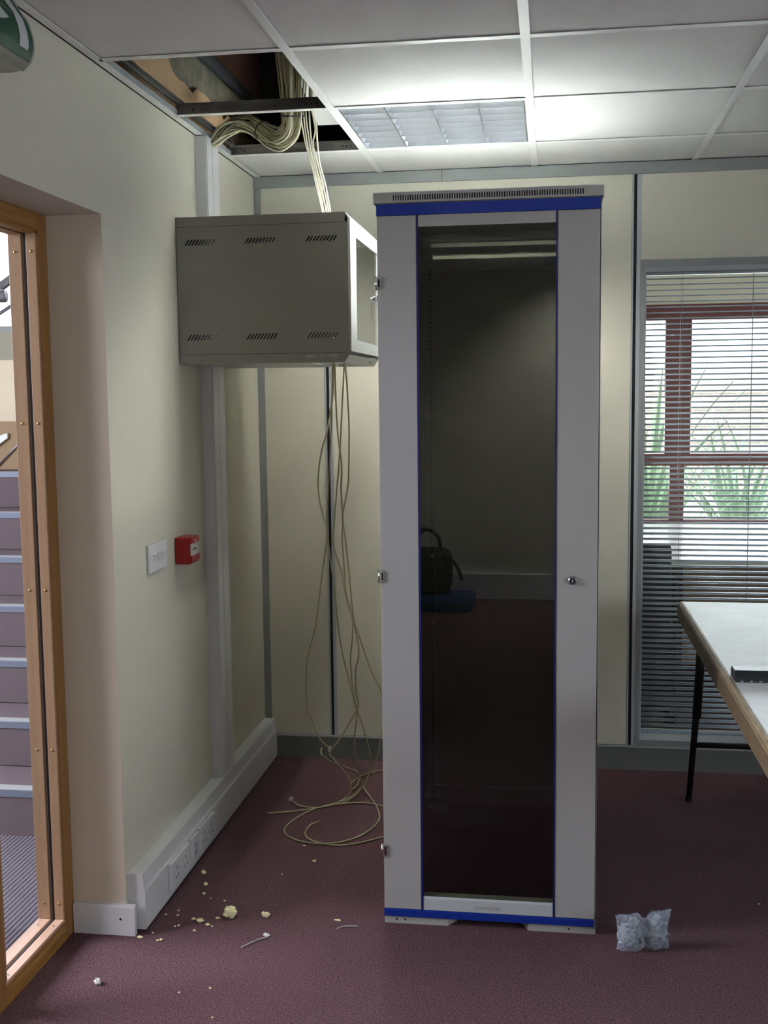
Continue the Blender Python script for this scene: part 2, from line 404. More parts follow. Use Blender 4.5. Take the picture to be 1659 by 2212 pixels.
MB().cyl((-.012, -1.6064, .048), 'y', .0035, .0008, 10).build('nail_hole', 'dark', bs)
vt = thing('cable_trunking', (.02, -.69, .168), 'tall white plastic trunking rising up the left wall behind the grey cabinet', 'trunking')
MB().box(.0005, .038, -.762, -.620, .168, H-.0035).build('trunking_body', 'white', vt)
MB().box(.038, .042, -.757, -.625, .168, H-.0035, .001).build('trunking_lid', 'white', vt)
MB().box(.042, .0425, -.70, -.699, .17, H-.004).build('lid_groove', 'alu', vt)
MB().prism([(.042, .20), (.042, .168), (.0475, .168), (.0445, .176)], 'y', -.757, -.625).build('corner_piece', 'white', vt)

def socket(y0, y1, kind, label, g='white outlets along the skirting trunking'):
    X = .0512; Q = X+.005
    t = thing('power_socket' if kind == 2 else 'data_outlet', (X, (y0+y1)/2, .075), label, 'socket' if kind == 2 else 'outlet', g)
    MB().box(X, X+.013, y0, y1, .032, .1165, .0030).build('face_plate', 'white', t)
    if kind == 2:
        L = y1-y0
        for c in (y0+L*.27, y1-L*.27):
            for dy, z in ((0, .088), (-.011, .062), (.011, .062)):
                MB().box(Q+.0075, Q+.0083, c+dy-.0022, c+dy+.0022, z-.0045, z+.0045).build('pin_slot', 'dark', t)
        for c in (y0+L*.42, y1-L*.42):
            MB().prism([(Q+.0075, .082), (Q+.012, .084), (Q+.0095, .102), (Q+.0075, .104)], 'y', c-.006, c+.006).build('rocker_switch', 'white2', t)
    else:
        for z in (.085, .062):
            MB().box(Q+.0075, Q+.0105, (y0+y1)/2-.012, (y0+y1)/2+.012, z-.009, z+.009, .001).build('port_shutter', 'alu2', t)
        for dz in (.041, .108): MB().cyl((Q+.008, (y0+y1)/2, dz), 'x', .003, .0006, 8).build('screw', 'alu', t)
socket(-1.384, -1.207, 2, 'white double socket on the skirting trunking, nearest the camera')
socket(-1.192, -1.118, 1, 'small white data plate between the two double sockets on the trunking')
socket(-1.103, -.945, 2, 'white double socket on the skirting trunking, farther from the camera')

# ---- light switch and fire call point
t = thing('light_switch', (0, -1.26, 1.03), 'white three-gang light switch on the left wall beside the red call point', 'switch')
MB().box(.0003, .0085, -1.338, -1.180, .988, 1.074, .003).build('face_plate', 'white', t)
for c in (-1.292, -1.259, -1.226):
    MB().prism([(.0080, 1.019), (.0098, 1.019), (.0125, 1.042), (.0080, 1.044)], 'y', c-.010, c+.010).build('rocker', 'white2', t)
for c in (-1.322, -1.196): MB().cyl((.0085, c, 1.031), 'x', .0032, .0005, 8).build('screw', 'alu2', t)
t = thing('fire_call_point', (0, -1.043, 1.02), 'red break-glass fire call point box on the left wall', 'fire alarm')
MB().box(.0003, .050, -1.087, -1.000, .979, 1.065, .004).build('box_body', 'red', t)
MB().prism([(.050, .984), (.056, .988), (.056, 1.006), (.050, 1.006)], 'y', -1.083, -1.004).build('lower_lip', 'red', t)
MB().prism([(.050, 1.045), (.056, 1.045), (.055, 1.062), (.050, 1.064)], 'y', -1.083, -1.004).build('upper_lip', 'red', t)
MB().box(.050, .0525, -1.079, -1.008, 1.006, 1.045).build('white_element', 'signw', t)
for z in (1.0275, 1.0235): MB().box(.0525, .0529, -1.058, -1.030, z-.0011, z+.0011).build('printed_mark', 'print', t)
MB().prism([(-1.052, 1.0255), (-1.062, 1.030), (-1.062, 1.021)], 'x', .0525, .0529).prism([(-1.036, 1.0255), (-1.026, 1.030), (-1.026, 1.021)], 'x', .0525, .0529).build('printed_mark', 'print', t)
MB().prism([(-1.043, 1.059), (-1.050, 1.049), (-1.036, 1.049)], 'x', .0555, .0561).build('printed_mark', 'signw', t)
MB().cyl((.03, -1.05, .9765), 'z', .004, .003, 10).build('test_key_port', 'dark', t)

# ---- timber glazed screen in the opening
gs = thing('glazed_screen', (-.195, -1.82, 0), 'beech framed glass screen in the wall opening, with screwed beads', 'screen')
FX0, FX1 = -.236, -.155
def post(y0, y1, name='post'):
    return MB().box(FX0, FX1, y0, y1, .0, OZ-.001, .0015).build(name, 'wood', gs)
post(-1.645, -1.5915); post(-2.056, -1.998); post(-3.049, -2.995)
MB().box(FX0, FX1, -1.998, -1.645, 1.950, OZ-.001, .001).build('head_rail', 'woodh', gs)
MB().box(FX0, FX1, -2.995, -2.056, 1.950, OZ-.001, .001).build('head_rail', 'woodh', gs)
sp = [(FX0, 0), (FX1, 0), (FX1, .030), (FX1-.004, .043), (FX1, .046), (FX1, .052), (FX0, .052)]
MB().prism(sp, 'y', -1.998, -1.645).build('sill_rail', 'woodh', gs)
MB().prism(sp, 'y', -2.995, -2.056).build('sill_rail', 'woodh', gs)
def beads(y0, y1):
    for a, b in ((-.184, -.1575), (-.234, -.198)):
        MB().box(a, b, y1-.010, y1, .062, 1.948, .0008).build('glazing_bead', 'bead', gs)
        MB().box(a, b, y0, y0+.010, .062, 1.948, .0008).build('glazing_bead', 'bead', gs)
        MB().box(a, b, y0, y1, .052, .061, .0008).build('sill_bead', 'beadh', gs)
        MB().box(a, b, y0, y1, 1.941, 1.950, .0008).build('head_bead', 'woodh', gs)
        cx = (a+b)/2
        for z in (.107, .548, .993, 1.444, 1.895):
            b1 = MB().cyl((cx, y1-.0098, z), 'y', .0042, -.0018, 12, .0030).build('screw', 'brass', gs, True)
        n = max(2, int((y1-y0)/.25)+1)
        for k in range(n):
            yy = y1-.05-(y1-y0-.09)*k/(n-1)
            MB().cyl((cx, yy, .0608), 'z', .0042, .0010, 12, .003).build('screw', 'chrome', gs, True)
    MB().box(-.198, -.184, y1-.006, y1, .056, 1.946).box(-.198, -.184, y0, y0+.006, .056, 1.946).box(-.198, -.184, y0, y1, .053, .057).box(-.198, -.184, y0, y1, 1.944, 1.948).build('gasket', 'black', gs)
    MB().box(-.194, -.188, y0+.004, y1-.004, .057, 1.945).build('pane', 'glass', gs)
beads(-1.998, -1.645); beads(-2.995, -2.056)

# ---- stair hall beyond the screen
hall = MB()
hall.box(-3.9, -3.7, -6.8, 2.7, 0, 1.0).box(-3.9, -3.7, -6.8, -3.9, 1.0, 3.7).box(-3.9, -3.7, -.4, 2.7, 1.0, 3.7).box(-3.9, -3.7, -3.9, -.4, 3.4, 3.7)
struct('wall_hall_left', hall, 'cream')
hb = MB().box(-3.7, -.2, 2.3, 2.5, 0, 1.93).box(-3.7, -3.2, 2.3, 2.5, 1.93, 3.7).box(-.7, -.2, 2.3, 2.5, 1.93, 3.7).box(-3.7, -.2, 2.3, 2.5, 3.3, 3.7)
struct('wall_hall_back', hb, 'cream')
struct('wall_hall_right', MB().box(-.40, SC-.001, -.955, 2.299, 0, 3.7).box(-.30, SC-.001, -6.6, -.956, 2.4, 3.7), 'cream')
struct('wall_hall_front', MB().box(-3.7, SC, -6.8, -6.6, 0, 3.7), 'cream')
struct('ceiling_hall', MB().box(-3.9, SC, -6.8, 2.5, 3.7, 3.8), 'tile')
w4 = MB()
for a, b, c, d in ((-3.2, -3.15, 1.93, 3.3), (-.75, -.7, 1.93, 3.3), (-1.60, -1.55, 1.93, 3.3), (-3.2, -.7, 1.93, 1.97), (-3.2, -.7, 3.25, 3.3)): w4.box(a, b, 2.34, 2.40, c, d)
struct('window_4', w4, 'alu2')
em = thing('entrance_mat', (-1.2, -1.6, 0), 'ribbed purple-grey entrance mat on the hall floor beyond the screen', 'mat')
MB().box(-2.2, -.25, -3.6, -.864, -.008, -.0015).build('mat_base', 'matd', em)
rb = MB(); x = -2.195
while x < -.26: rb.box(x, x+.0112, -3.6, -.865, -.0015, .0015); x += .0152
tag(rb.build('ribs', 'mat', em), kind='stuff')
st = thing('staircase', (-1.2, -.96, 0), 'carpeted stairs with pale metal nosings seen through the glazed screen', 'stairs')
for k in range(7):
    z = .1666*(k+1); y0 = -.962+.2434*k; y1 = y0+.2434 if k < 6 else 2.29
    stp = MB().box(-3.0, -.405, y0+.004, y1+.004 if k < 6 else y1, .0 if k == 0 else z-.1666, z-.003).build('step', 'hallcarpet', st)
    MB().box(-3.0, -.405, y0, y0+.006, z-.026, z, .001).build('nosing', 'nosing', stp)
    MB().box(-3.0, -.405, y0+.006, y0+.052, z-.003, z-.0005).build('nosing_tread', 'alu', stp)
bal = thing('stair_handrail', (-1.5, .6, 1.17), 'satin tube handrail and ochre timber panel at the half landing', 'handrail')
MB().tube([(-1.52, .62, 1.97), (-1.1, 1.5, 2.62)], .021, 12).build('top_rail', 'rail', bal, True)
MB().tube([(-1.52, .62, 1.86), (-1.1, 1.5, 2.42)], .008, 10).build('mid_rail', 'rail', bal, True)
MB().cyl((-1.44, .60, 1.995), 'x', .03, .06, 20).build('rail_end', 'rail', bal, True)
MB().box(-1.60, -1.30, .66, .69, 1.167, 1.40).build('timber_panel', 'ochre', bal)
MB().prism([(-1.62, 1.48), (-1.42, 1.48), (-1.50, 1.40), (-1.62, 1.40)], 'y', .9, .93).build('string_end', 'ochre', bal)
MB().box(-1.62, -1.42, .78, .81, 1.167, 1.70).build('side_panel', 'soffit', bal)
MB().tube([(-1.50, .655, 1.17), (-1.30, .655, 1.36)], .005, 8).build('stay_rod', 'rail', bal, True)
MB().prism([(-1.56, 1.30), (-1.425, 1.345), (-1.425, 1.32), (-1.56, 1.23)], 'y', .645, .655).build('white_panel', 'signw', bal)

# ---- office behind the partition
struct('wall_office_left', MB().box(.6, .7, .1, 2.4, 0, 2.6), 'cream')
struct('wall_office_right', MB().box(RX, RX+.2, .1, 2.6, 0, 2.6), 'cream')
ob = MB().box(.6, 1.3, 2.4, 2.6, 0, 2.6).box(4.3, RX, 2.4, 2.6, 0, 2.6).box(1.3, 4.3, 2.4, 2.6, 0, .66).box(1.3, 4.3, 2.4, 2.6, 2.02, 2.6)
struct('wall_office_back', ob, 'cream')
struct('ceiling_office', MB().box(.6, RX+.2, .1, 2.6, 2.6, 2.7), 'tile')
wo = MB()
for a, b, c, d in ((1.3, 4.3, 1.929, 2.019), (1.3, 4.3, .661, .74), (1.3, 1.39, .74, 1.929), (4.21, 4.3, .74, 1.929), (1.39, 4.21, 1.067, 1.139)):
    wo.box(a, b, 2.40, 2.46, c, d)
for xc in (1.93, 2.66, 3.4):
    wo.box(xc-.074, xc+.074, 2.40, 2.46, 1.139, 1.929); wo.box(xc-.042, xc+.042, 2.40, 2.46, .74, 1.067)
w3 = struct('window_3', wo, 'maroon')
for a, b in ((1.39, 1.93), (1.93, 2.66), (2.66, 3.4), (3.4, 4.21)):
    MB().box(a+.001, b-.001, 2.428, 2.434, .70, 1.97).build('pane', 'glass', w3)
t = thing('office_desk', (2.6, 1.6, 0), 'long white desk under the office window beyond the blind', 'desk')
MB().box(1.52, 4.1, .84, 2.39, .70, .725, .002).build('desk_top', 'desk', t)
for x, y in ((1.6, .95), (4.0, .95), (1.6, 2.3), (4.0, 2.3)): MB().box(x-.02, x+.02, y-.02, y+.02, 0, .70).build('leg', 'leg', t)
MB().box(1.84, 3.9, 1.30, 1.32, .12, .70).build('modesty_panel', 'pedestal', t)
MB().box(1.56, 1.838, 1.20, 1.60, .06, .69).build('drawer_unit', 'chair', t)
t = thing('office_chair', (1.50, .55, 0), 'dark fabric office chair at the desk beyond the blind', 'chair')
bk = MB().box(1.29, 1.70, .40, .455, .50, .86, .025).build('backrest', 'chair', t, True)
MB().box(1.27, 1.73, .44, .80, .44, .50, .025).build('seat', 'chair', t, True)
MB().cyl((1.5, .62, .10), 'z', .025, .35, 12).build('gas_lift', 'leg', t)
for k in range(5):
    a = 2*math.pi*k/5
    MB().tube([(1.5, .62, .11), (1.5+.22*math.cos(a), .62+.22*math.sin(a), .07)], [.018, .012], 8).build('base_arm', 'leg', t)
    MB().cyl((1.5+.22*math.cos(a), .62+.22*math.sin(a)-.012, .03), 'y', .03, .024, 12).build('castor', 'leg', t)
MB().box(1.47, 1.53, .40, .46, .40, .55).build('back_bracket', 'leg', t)

# ---- outdoors
struct('ground', MB().box(-2, 12, 2.6, 14, -.2, -.02), 'ground')
gw = tag(MB().box(-1, 11, 6.6, 6.8, -.02, 1.75).build('garden_wall', 'mortar'), None, None, None, 'structure')
b0 = None
for r_ in range(13):
    for k in range(22):
        x = .7+.225*k+(.11 if r_ % 2 else 0); z = .55+.078*r_
        if b0 is None: b0 = MB().box(0, .212, -.015, 0, 0, .066, .003).build('brick', 'brick', gw); o = b0
        else: o = b0.copy(); C.objects.link(o)
        o.location = (x, 6.6, z)
def plant(x, y, n, h, label, seed):
    rd = random.Random(seed); t = thing('spiky_plant', (x, y, 0), label, 'plant')
    meshes = []
    for v in range(4):
        L = 1.0; b = MB(); nseg = 9; dr = .10+.12*v
        def fn(u, w):
            wd = .028*(1-u)**.6*(.5+min(1, u*5)*.5)
            return Vector(((w-.5)*2*wd, dr*u**2.3*1.0, u*L*(1-.22*dr*u*u)+.010*abs(w-.5)))
        b.grid(fn, nseg, 2); o = b.build('leaf', 'leaf', t, True); meshes.append(o)
    for k in range(n):
        src = meshes[k % 4]; o = src if k < 4 else src.copy()
        if k >= 4: C.objects.link(o)
        a = rd.uniform(0, 6.283); s = h*rd.uniform(.55, 1.0)
        o.rotation_euler = (rd.uniform(-.45, .05), rd.uniform(-.2, .2), a); o.scale = (rd.uniform(.9, 1.3), s, s)
        o.location = (x+rd.uniform(-.08, .08), y+rd.uniform(-.08, .08), -.02); o.parent = t; o.matrix_parent_inverse = pinv(t)
plant(1.86, 3.75, 60, 1.85, 'tall spiky plant outside, left of the window mullion', 1)
plant(2.72, 5.0, 60, 1.45, 'spiky plant outside, right of the window mullion, nearest the garden wall', 2)
plant(3.45, 3.75, 50, 1.2, 'lower spiky plant outside, close to the office window at the right', 3)
plant(4.3, 5.3, 50, 1.3, 'spiky plant at the far right in front of the pale garden wall', 4)

# ================================================================ LUMINAIRE
def ceiling_light(ox, oy, label):
    t = thing('ceiling_light', (.816+ox, -.718+oy, H), label, 'ceiling light', 'recessed ceiling lights')
    lx0, lx1, ly0, ly1 = .531+ox, 1.101+ox, -1.003+oy, -.433+oy
    hb = MB()
    hb.box(lx0-.012, lx1+.012, ly0-.012, ly0, H+.0007, H+.004).box(lx0-.012, lx1+.012, ly1, ly1+.012, H+.0007, H+.004).box(lx0-.012, lx0, ly0, ly1, H+.0007, H+.004).box(lx1, lx1+.012, ly0, ly1, H+.0007, H+.004)
    hb.box(lx0-.003, lx1+.003, ly0-.003, ly0, H+.004, H+.10).box(lx0-.003, lx1+.003, ly1, ly1+.003, H+.004, H+.10).box(lx0-.003, lx0, ly0, ly1, H+.004, H+.10).box(lx1, lx1+.003, ly0, ly1, H+.004, H+.10).box(lx0, lx1, ly0, ly1, H+.098, H+.102)
    hb.build('housing', 'fit', t)
    nx = 4; w = (lx1-lx0)/nx
    for k in range(nx+1):
        x = lx0+w*k
        x = min(max(x, lx0+.003), lx1-.003)
        MB().prism([(x-.0022, H+.002), (x+.0022, H+.002), (x+(.016 if k < nx else 0), H+.048), (x-(.016 if k > 0 else 0), H+.048)], 'y', ly0, ly1).build('louvre_blade', 'louvre', t)
    ny = 7; wy = (ly1-ly0)/ny
    for j in range(1, ny):
        y = ly0+wy*j
        MB().prism([(y-.0016, H+.002), (y+.0016, H+.002), (y+.007, H+.022), (y+.015, H+.046), (y-.015, H+.046), (y-.007, H+.022)], 'x', lx0, lx1).build('cross_blade', 'louvre', t)
    MB().prism([(ly1-.0016, H+.002), (ly1-.007, H+.022), (ly1-.015, H+.046), (ly1, H+.046), (ly1, H+.002)], 'x', lx0, lx1).build('end_blade', 'louvre', t)
    MB().prism([(ly0+.0016, H+.002), (ly0+.007, H+.022), (ly0+.015, H+.046), (ly0, H+.046), (ly0, H+.002)], 'x', lx0, lx1).build('end_blade', 'louvre', t)
    for k in range(nx):
        MB().cyl((lx0+w*(k+.5), ly0+.005, H+.074), 'y', .013, ly1-ly0-.01, 12).build('tube', 'tube', t, True)
ceiling_light(0, 0, 'recessed square fluorescent ceiling light with aluminium louvres, beside the ceiling hole')
ceiling_light(.6, -5.4, 'recessed fluorescent ceiling light behind the camera near the front wall')

# ================================================================ WALL CABINET
cab = thing('wall_cabinet', (.28, -.69, 1.613), 'grey wall-mounted data cabinet with glazed door high on the left wall', 'cabinet')
CY0, CY1 = -.985, -.385
def slotplate(x0, x1, z0, z1, groups, y, th):
    """sheet from x0..x1, z0..z1 with slanted slots cut through; groups: (xa, xb, za, zb, n, lean)"""
    b = MB()
    zs = sorted({(g[2], g[3]) for g in groups}); cur = z0
    for za, zb in zs:
        b.box(x0, x1, y, y+th, cur, za)
        row = sorted(g for g in groups if (g[2], g[3]) == (za, zb))
        left = (x0, x0)
        for (xa, xb, _, _, n, lean) in row:
            p = (xb-xa-lean)/(n-.45); sw = p*.55
            for k in range(n):
                l = xa+p*k
                b.prism([(left[0], za), (l, za), (l+lean, zb), (left[1], zb)], 'y', y, y+th)
                left = (l+sw, l+sw+lean)
        b.prism([(left[0], za), (x1, za), (x1, zb), (left[1], zb)], 'y', y, y+th)
        cur = zb
    b.box(x0, x1, y, y+th, cur, z1); return b
gr = [(xa, xa+.104, z, z+.019, 9, .013) for z in (1.689, 1.987) for xa in (.028, .223, .419)]
slotplate(.002, .546, 1.6445, 2.0445, gr, CY0, .0015).build('side_panel', 'cab', cab)
MB().box(.002, .546, CY1-.0015, CY1, 1.6445, 2.0445).build('side_panel', 'cabshade', cab)
MB().box(.003, .545, CY0+.0022, CY0+.0032, 2.040, 2.050).build('seam_shade_strip', 'cabshade', cab)  # dark strips added behind the seams, standing in for shade
MB().box(.003, .545, CY0+.0022, CY0+.0032, 1.639, 1.649).build('seam_shade_strip', 'cabshade', cab)
cappoly = [(.002, 2.046), (.556, 2.046), (.556, 2.064), (.546, 2.076), (.002, 2.076)]
for y in (CY0, CY1-.002): MB().prism(cappoly, 'y', y, y+.002).build('top_hem', 'cab', cab)
MB().box(.002, .43, CY0+.002, CY1-.002, 2.074, 2.076).box(.475, .546, CY0+.002, CY1-.002, 2.074, 2.076).box(.43, .475, CY0+.002, -.825, 2.074, 2.076).box(.43, .475, -.765, CY1-.002, 2.074, 2.076).prism([(.546, 2.074), (.546, 2.076), (.556, 2.064), (.553, 2.064)], 'y', CY0+.002, CY1-.002).build('top_panel', 'cabw', cab)
botpoly = [(.002, 1.643), (.556, 1.643), (.556, 1.637), (.540, 1.6135), (.002, 1.6135)]
for y in (CY0, CY1-.002): MB().prism(botpoly, 'y', y, y+.002).build('bottom_hem', 'cab', cab)
MB().box(.002, .42, CY0+.002, CY1-.002, 1.6135, 1.6155).box(.53, .540, CY0+.002, CY1-.002, 1.6135, 1.6155).box(.42, .53, CY0+.002, -.90, 1.6135, 1.6155).box(.42, .53, -.72, CY1-.002, 1.6135, 1.6155).prism([(.540, 1.6135), (.540, 1.6155), (.553, 1.637), (.556, 1.637)], 'y', CY0+.002, CY1-.002).build('bottom_panel', 'cabw', cab)
MB().box(.004, .43, CY0+.003, CY1-.003, 2.0725, 2.0735).build('top_shade_sheet', 'cabshade', cab)  # dark sheets added under the top so the slots look shaded
MB().box(.475, .543, CY0+.003, CY1-.003, 2.0725, 2.0735).build('top_shade_sheet', 'cabshade', cab)
MB().box(.0015, .004, CY0+.002, CY1-.002, 1.616, 2.074).build('back_panel', 'cabshade', cab)
for y in (CY0+.07, CY1-.075):
    MB().box(.48, .483, y, y+.025, 1.62, 2.07).build('mounting_rail', 'cabshade', cab)
dy0, dy1, dz0, dz1 = CY0+.004, CY1-.004, 1.648, 2.060
wy0, wy1, wz0, wz1 = -.872, -.428, 1.686, 2.012
door = MB()
door.box(.5565, .562, dy0, dy1, dz0, wz0).box(.5565, .562, dy0, dy1, wz1, dz1).box(.5565, .562, dy0, wy0, wz0, wz1).box(.5565, .562, wy1, dy1, wz0, wz1)
dd = door.build('door', 'cabw', cab)
MB().box(.5575, .5605, wy0+.0006, wy1-.0006, wz0+.0006, wz1-.0006).build('door_glass', 'cabglass', dd)
MB().box(.546, .5562, CY0, dy0, 1.643, 2.062).box(.546, .5562, dy1, CY1, 1.643, 2.062).build('front_frame', 'cab', cab)
lk = MB().cyl((.562, -.440, 1.855), 'x', .010, .009, 16).build('lock', 'chrome', dd, True)
MB().cyl((.571, -.440, 1.855), 'x', .006, .004, 12).build('lock_barrel', 'chrome', dd, True)
ring = [(.578, -.440+.013*math.cos(a*math.pi/8), 1.842+.013*math.sin(a*math.pi/8)) for a in range(17)]
MB().tube([(.572, -.440, 1.855), (.590, -.440, 1.855)], .0022, 8).tube(ring, .0011, 6).build('key_ring', 'chrome', dd, True)
MB().prism([(-.446, 1.829), (-.434, 1.829), (-.436, 1.812), (-.439, 1.790), (-.441, 1.775), (-.444, 1.775), (-.444, 1.812)], 'x', .577, .579).build('key', 'chrome', dd)
# faint badge on the bottom hem: two bars and letter-like marks
bg = MB().prism([(.418, 1.629), (.444, 1.630), (.447, 1.637), (.421, 1.636)], 'y', CY0-.0006, CY0).prism([(.494, 1.631), (.517, 1.632), (.520, 1.639), (.498, 1.638)], 'y', CY0-.0006, CY0)
bg.build('badge_bar', 'rack', cab)
def arc(cx, cz, rx, rz, a0, a1, n=10): return [(cx+rx*math.cos(a0+(a1-a0)*i/n), CY0-.0005, cz+rz*math.sin(a0+(a1-a0)*i/n)) for i in range(n+1)]
MB().tube(arc(.468, 1.6330, .0042, .0034, .9, 5.6), .0008, 5).tube([(.470, CY0-.0005, 1.6295), (.4745, CY0-.0005, 1.637)], .0008, 5).tube([(.487, CY0-.0005, 1.630), (.4905, CY0-.0005, 1.638)], .0008, 5).tube([(.4905, CY0-.0005, 1.638), (.4935, CY0-.0005, 1.630)], .0008, 5).build('badge_marks', 'rack', cab)
MB().prism([(-.56, 1.622), (-.50, 1.622), (-.497, 1.627), (-.557, 1.627)], 'x', .5485, .5492).build('badge_bar', 'alu', cab)

# ================================================================ FLOOR RACK
rk = thing('server_rack', (1.013, -.937, 0), 'tall empty light grey server rack with smoked glass door and blue trims', 'rack')
FY, BY = -1.437, -.437; RL, RR = .7135, 1.3125
# lid with real ventilation slots front and rear
def vent_row(y, th, name):
    b = MB(); x0, x1 = .7065, 1.3165; z0, z1 = 2.0215, 2.0475; a, c = 2.0275, 2.0415
    b.box(x0, x1, y, y+th, z0, a).box(x0, x1, y, y+th, c, z1); n = 77; p = (1.268-.760)/n
    b.box(x0, .760, y, y+th, a, c).box(1.268-.0030, x1, y, y+th, a, c)
    for k in range(1, n): b.box(.760+p*k-.0030, .760+p*k, y, y+th, a, c)
    return b.build(name, 'rack', rk)
vent_row(FY-.002, .0015, 'lid_front_grille'); vent_row(BY+.0005, .0015, 'lid_rear_grille')
MB().box(.7065, 1.3165, FY-.002, BY+.002, 2.0480, 2.0500).build('lid_bounce_plate', 'cabw', rk)  # pale plate added to bounce the lamp's light up to the ceiling
MB().box(.7065, 1.3165, FY-.002, BY+.002, 2.0475, 2.0480).box(.7065, .708, FY, BY, 2.0215, 2.0475).box(1.315, 1.3165, FY, BY, 2.0215, 2.0475).build('lid', 'rack', rk)
MB().box(RL+.004, RR-.004, FY+.006, FY+.05, 1.997, 2.0213).box(RL+.004, RL+.05, FY+.05, BY-.05, 1.997, 2.0213).box(RR-.05, RR-.004, FY+.05, BY-.05, 1.997, 2.0213).box(RL+.004, RR-.004, BY-.05, BY-.004, 1.997, 2.0213).build('top_frame', 'rackin', rk)
MB().box(RL+.001, RR-.004, FY-.003, FY+.004, 1.9885, 2.0185, .001).build('top_trim', 'blue', rk)
MB().box(RL+.001, RR-.004, FY-.003, FY+.004, .0225, .0435, .001).build('bottom_trim', 'blue', rk)
# door
dr = MB().box(RL+.002, .8225, FY, FY+.016, .0445, 1.9878, .0012).build('door_panel', 'rack', rk)
MB().box(1.1985, RR-.004, FY, FY+.016, .0445, 1.9878, .0012).build('door_panel', 'rack', rk)
MB().box(.8228, .8278, FY-.0012, FY+.010, .0445, 1.9878).build('glass_edging', 'bluedark', rk)
MB().box(1.1935, 1.1982, FY-.0012, FY+.010, .0445, 1.9878).build('glass_edging', 'bluedark', rk)
MB().box(.8280, 1.1933, FY+.002, FY+.006, .0445, 1.9878).build('door_glass', 'smoke', rk)
MB().box(.824, 1.197, FY-.0004, FY+.0014, 1.957, 1.9875).build('glass_band', 'rack', rk)
gb = MB().box(.8285, 1.193, FY+.0066, FY+.020, .0460, .082).prism([(FY+.0066, .082), (FY+.020, .082), (FY+.024, .0885), (FY+.020, .0885)], 'x', .8285, 1.193)
lowb = MB().prism([(FY-.0002, .0452), (FY+.0016, .0452), (FY+.0016, .0855), (FY-.0002, .0785)], 'x', .8282, 1.1930).build('lower_glass_band', 'cabw', rk)
gb.build('lower_frame', 'rackin', rk)
MB().box(.975, 1.045, FY-.0008, FY-.0002, .0535, .0645, .0002).build('maker_plate', 'rack', rk)
MB().box(.979, 1.041, FY-.0012, FY-.0008, .0545, .0557).build('maker_plate_line', 'signw', rk)
for z in (1.810, 1.008, .217):
    h = MB().box(RL-.003, RL+.012, FY-.0045, FY, z-.016, z+.016, .0012).build('hinge', 'chrome', rk)
    MB().box(RL+.0045, RL+.0095, FY-.0052, FY-.0045, z-.011, z+.011).build('hinge_slot', 'dark', h)
    MB().cyl((RL-.002, FY-.002, z-.018), 'z', .0035, .036, 10).build('hinge_pin', 'chrome', h, True)
lock = MB().cyl((1.242, FY, 1.003), 'y', .0125, -.006, 20, .0110).build('door_lock', 'chrome', rk, True)
MB().cyl((1.242, FY-.006, 1.003), 'y', .0090, -.002, 20).build('lock_face', 'case', lock)
MB().box(1.2405, 1.2435, FY-.0086, FY-.008, .998, 1.008).build('key_slot', 'chrome', lock)
# body
for x in (RL, RR-.0015):
    MB().box(x, x+.0015, FY+.020, BY-.008, .045, 2.0210).build('side_panel', 'rack', rk)
MB().box(RR-.0005, RR+.006, -1.32, -1.30, 1.885, 1.90, .001).build('side_latch', 'chrome', rk)
for x in (RL+.003, RR-.043):
    for y in (FY+.030, BY-.055):
        MB().box(x, x+.040, y, y+.012, .045, 1.997).box(x, x+.006, y+.012, y+.045, .045, 1.997).build('corner_post', 'rackin', rk)
MB().box(RL+.01, RR-.01, BY-.010, BY-.008, .062, 1.985).build('rear_panel', 'rackin', rk)
MB().box(RL+.01, RR-.01, BY-.030, BY-.012, .045, .060).build('rear_rail', 'rackin', rk)
MB().box(RL+.01, RR-.01, BY-.030, BY-.008, .020, .043).build('rear_plinth', 'rackin', rk)
for x, sx in ((RL+.055, 1), (RR-.060, -1)):
    for y in (FY+.110, BY-.20):
        rl = MB().box(x, x+.003*sx if sx > 0 else x+.003, y, y+.030, .06, 1.98)
        rl.box(min(x, x+.016*sx), max(x, x+.016*sx), y, y+.0015, .06, 1.98)
        rail = rl.build('mounting_rail', 'rackin', rk)
        hl = MB()
        for k in range(42*3): hl.box(x+.0055*sx-.0028, x+.0055*sx+.0048, y-.0006, y, .075+.0148*k, .0815+.0148*k)
        tag(hl.build('square_holes', 'dark', rail), kind='stuff')
for z in (1.91, 1.975, .07, 1.02):
    for x in (RL+.004, RR-.024): MB().box(x, x+.020, FY+.045, BY-.057, z, z+.018).build('side_brace', 'rackin', rk)
for a, b, c, d in ((RL+.002, .897, .921, 1), (1.126, RR-.001, 1.107, -1)):
    if d > 0: pr = [(a, FY+.002), (b, FY+.002), (c, FY+.04), (c, FY+.10), (a, FY+.10)]
    else: pr = [(a, FY+.002), (b, FY+.002), (b, FY+.10), (c, FY+.10), (c, FY+.04)]
    p = MB().prism(pr, 'z', .0, .0205).build('plinth_foot', 'rack', rk)
    for xx in ((.775, .750) if d > 0 else (1.238,)): MB().cyl((xx, FY+.0022, .012), 'y', .0030, -.0008, 10).build('foot_hole', 'dark', p)
    MB().box(a if d > 0 else b-.10, a+.10 if d > 0 else b, BY-.10, BY-.035, 0, .0205).build('plinth_foot', 'rack', rk)
MB().box(RL+.006, RL+.03, FY+.10, BY-.10, .0206, .044).box(RR-.03, RR-.006, FY+.10, BY-.10, .0206, .044).build('base_frame', 'rackin', rk)

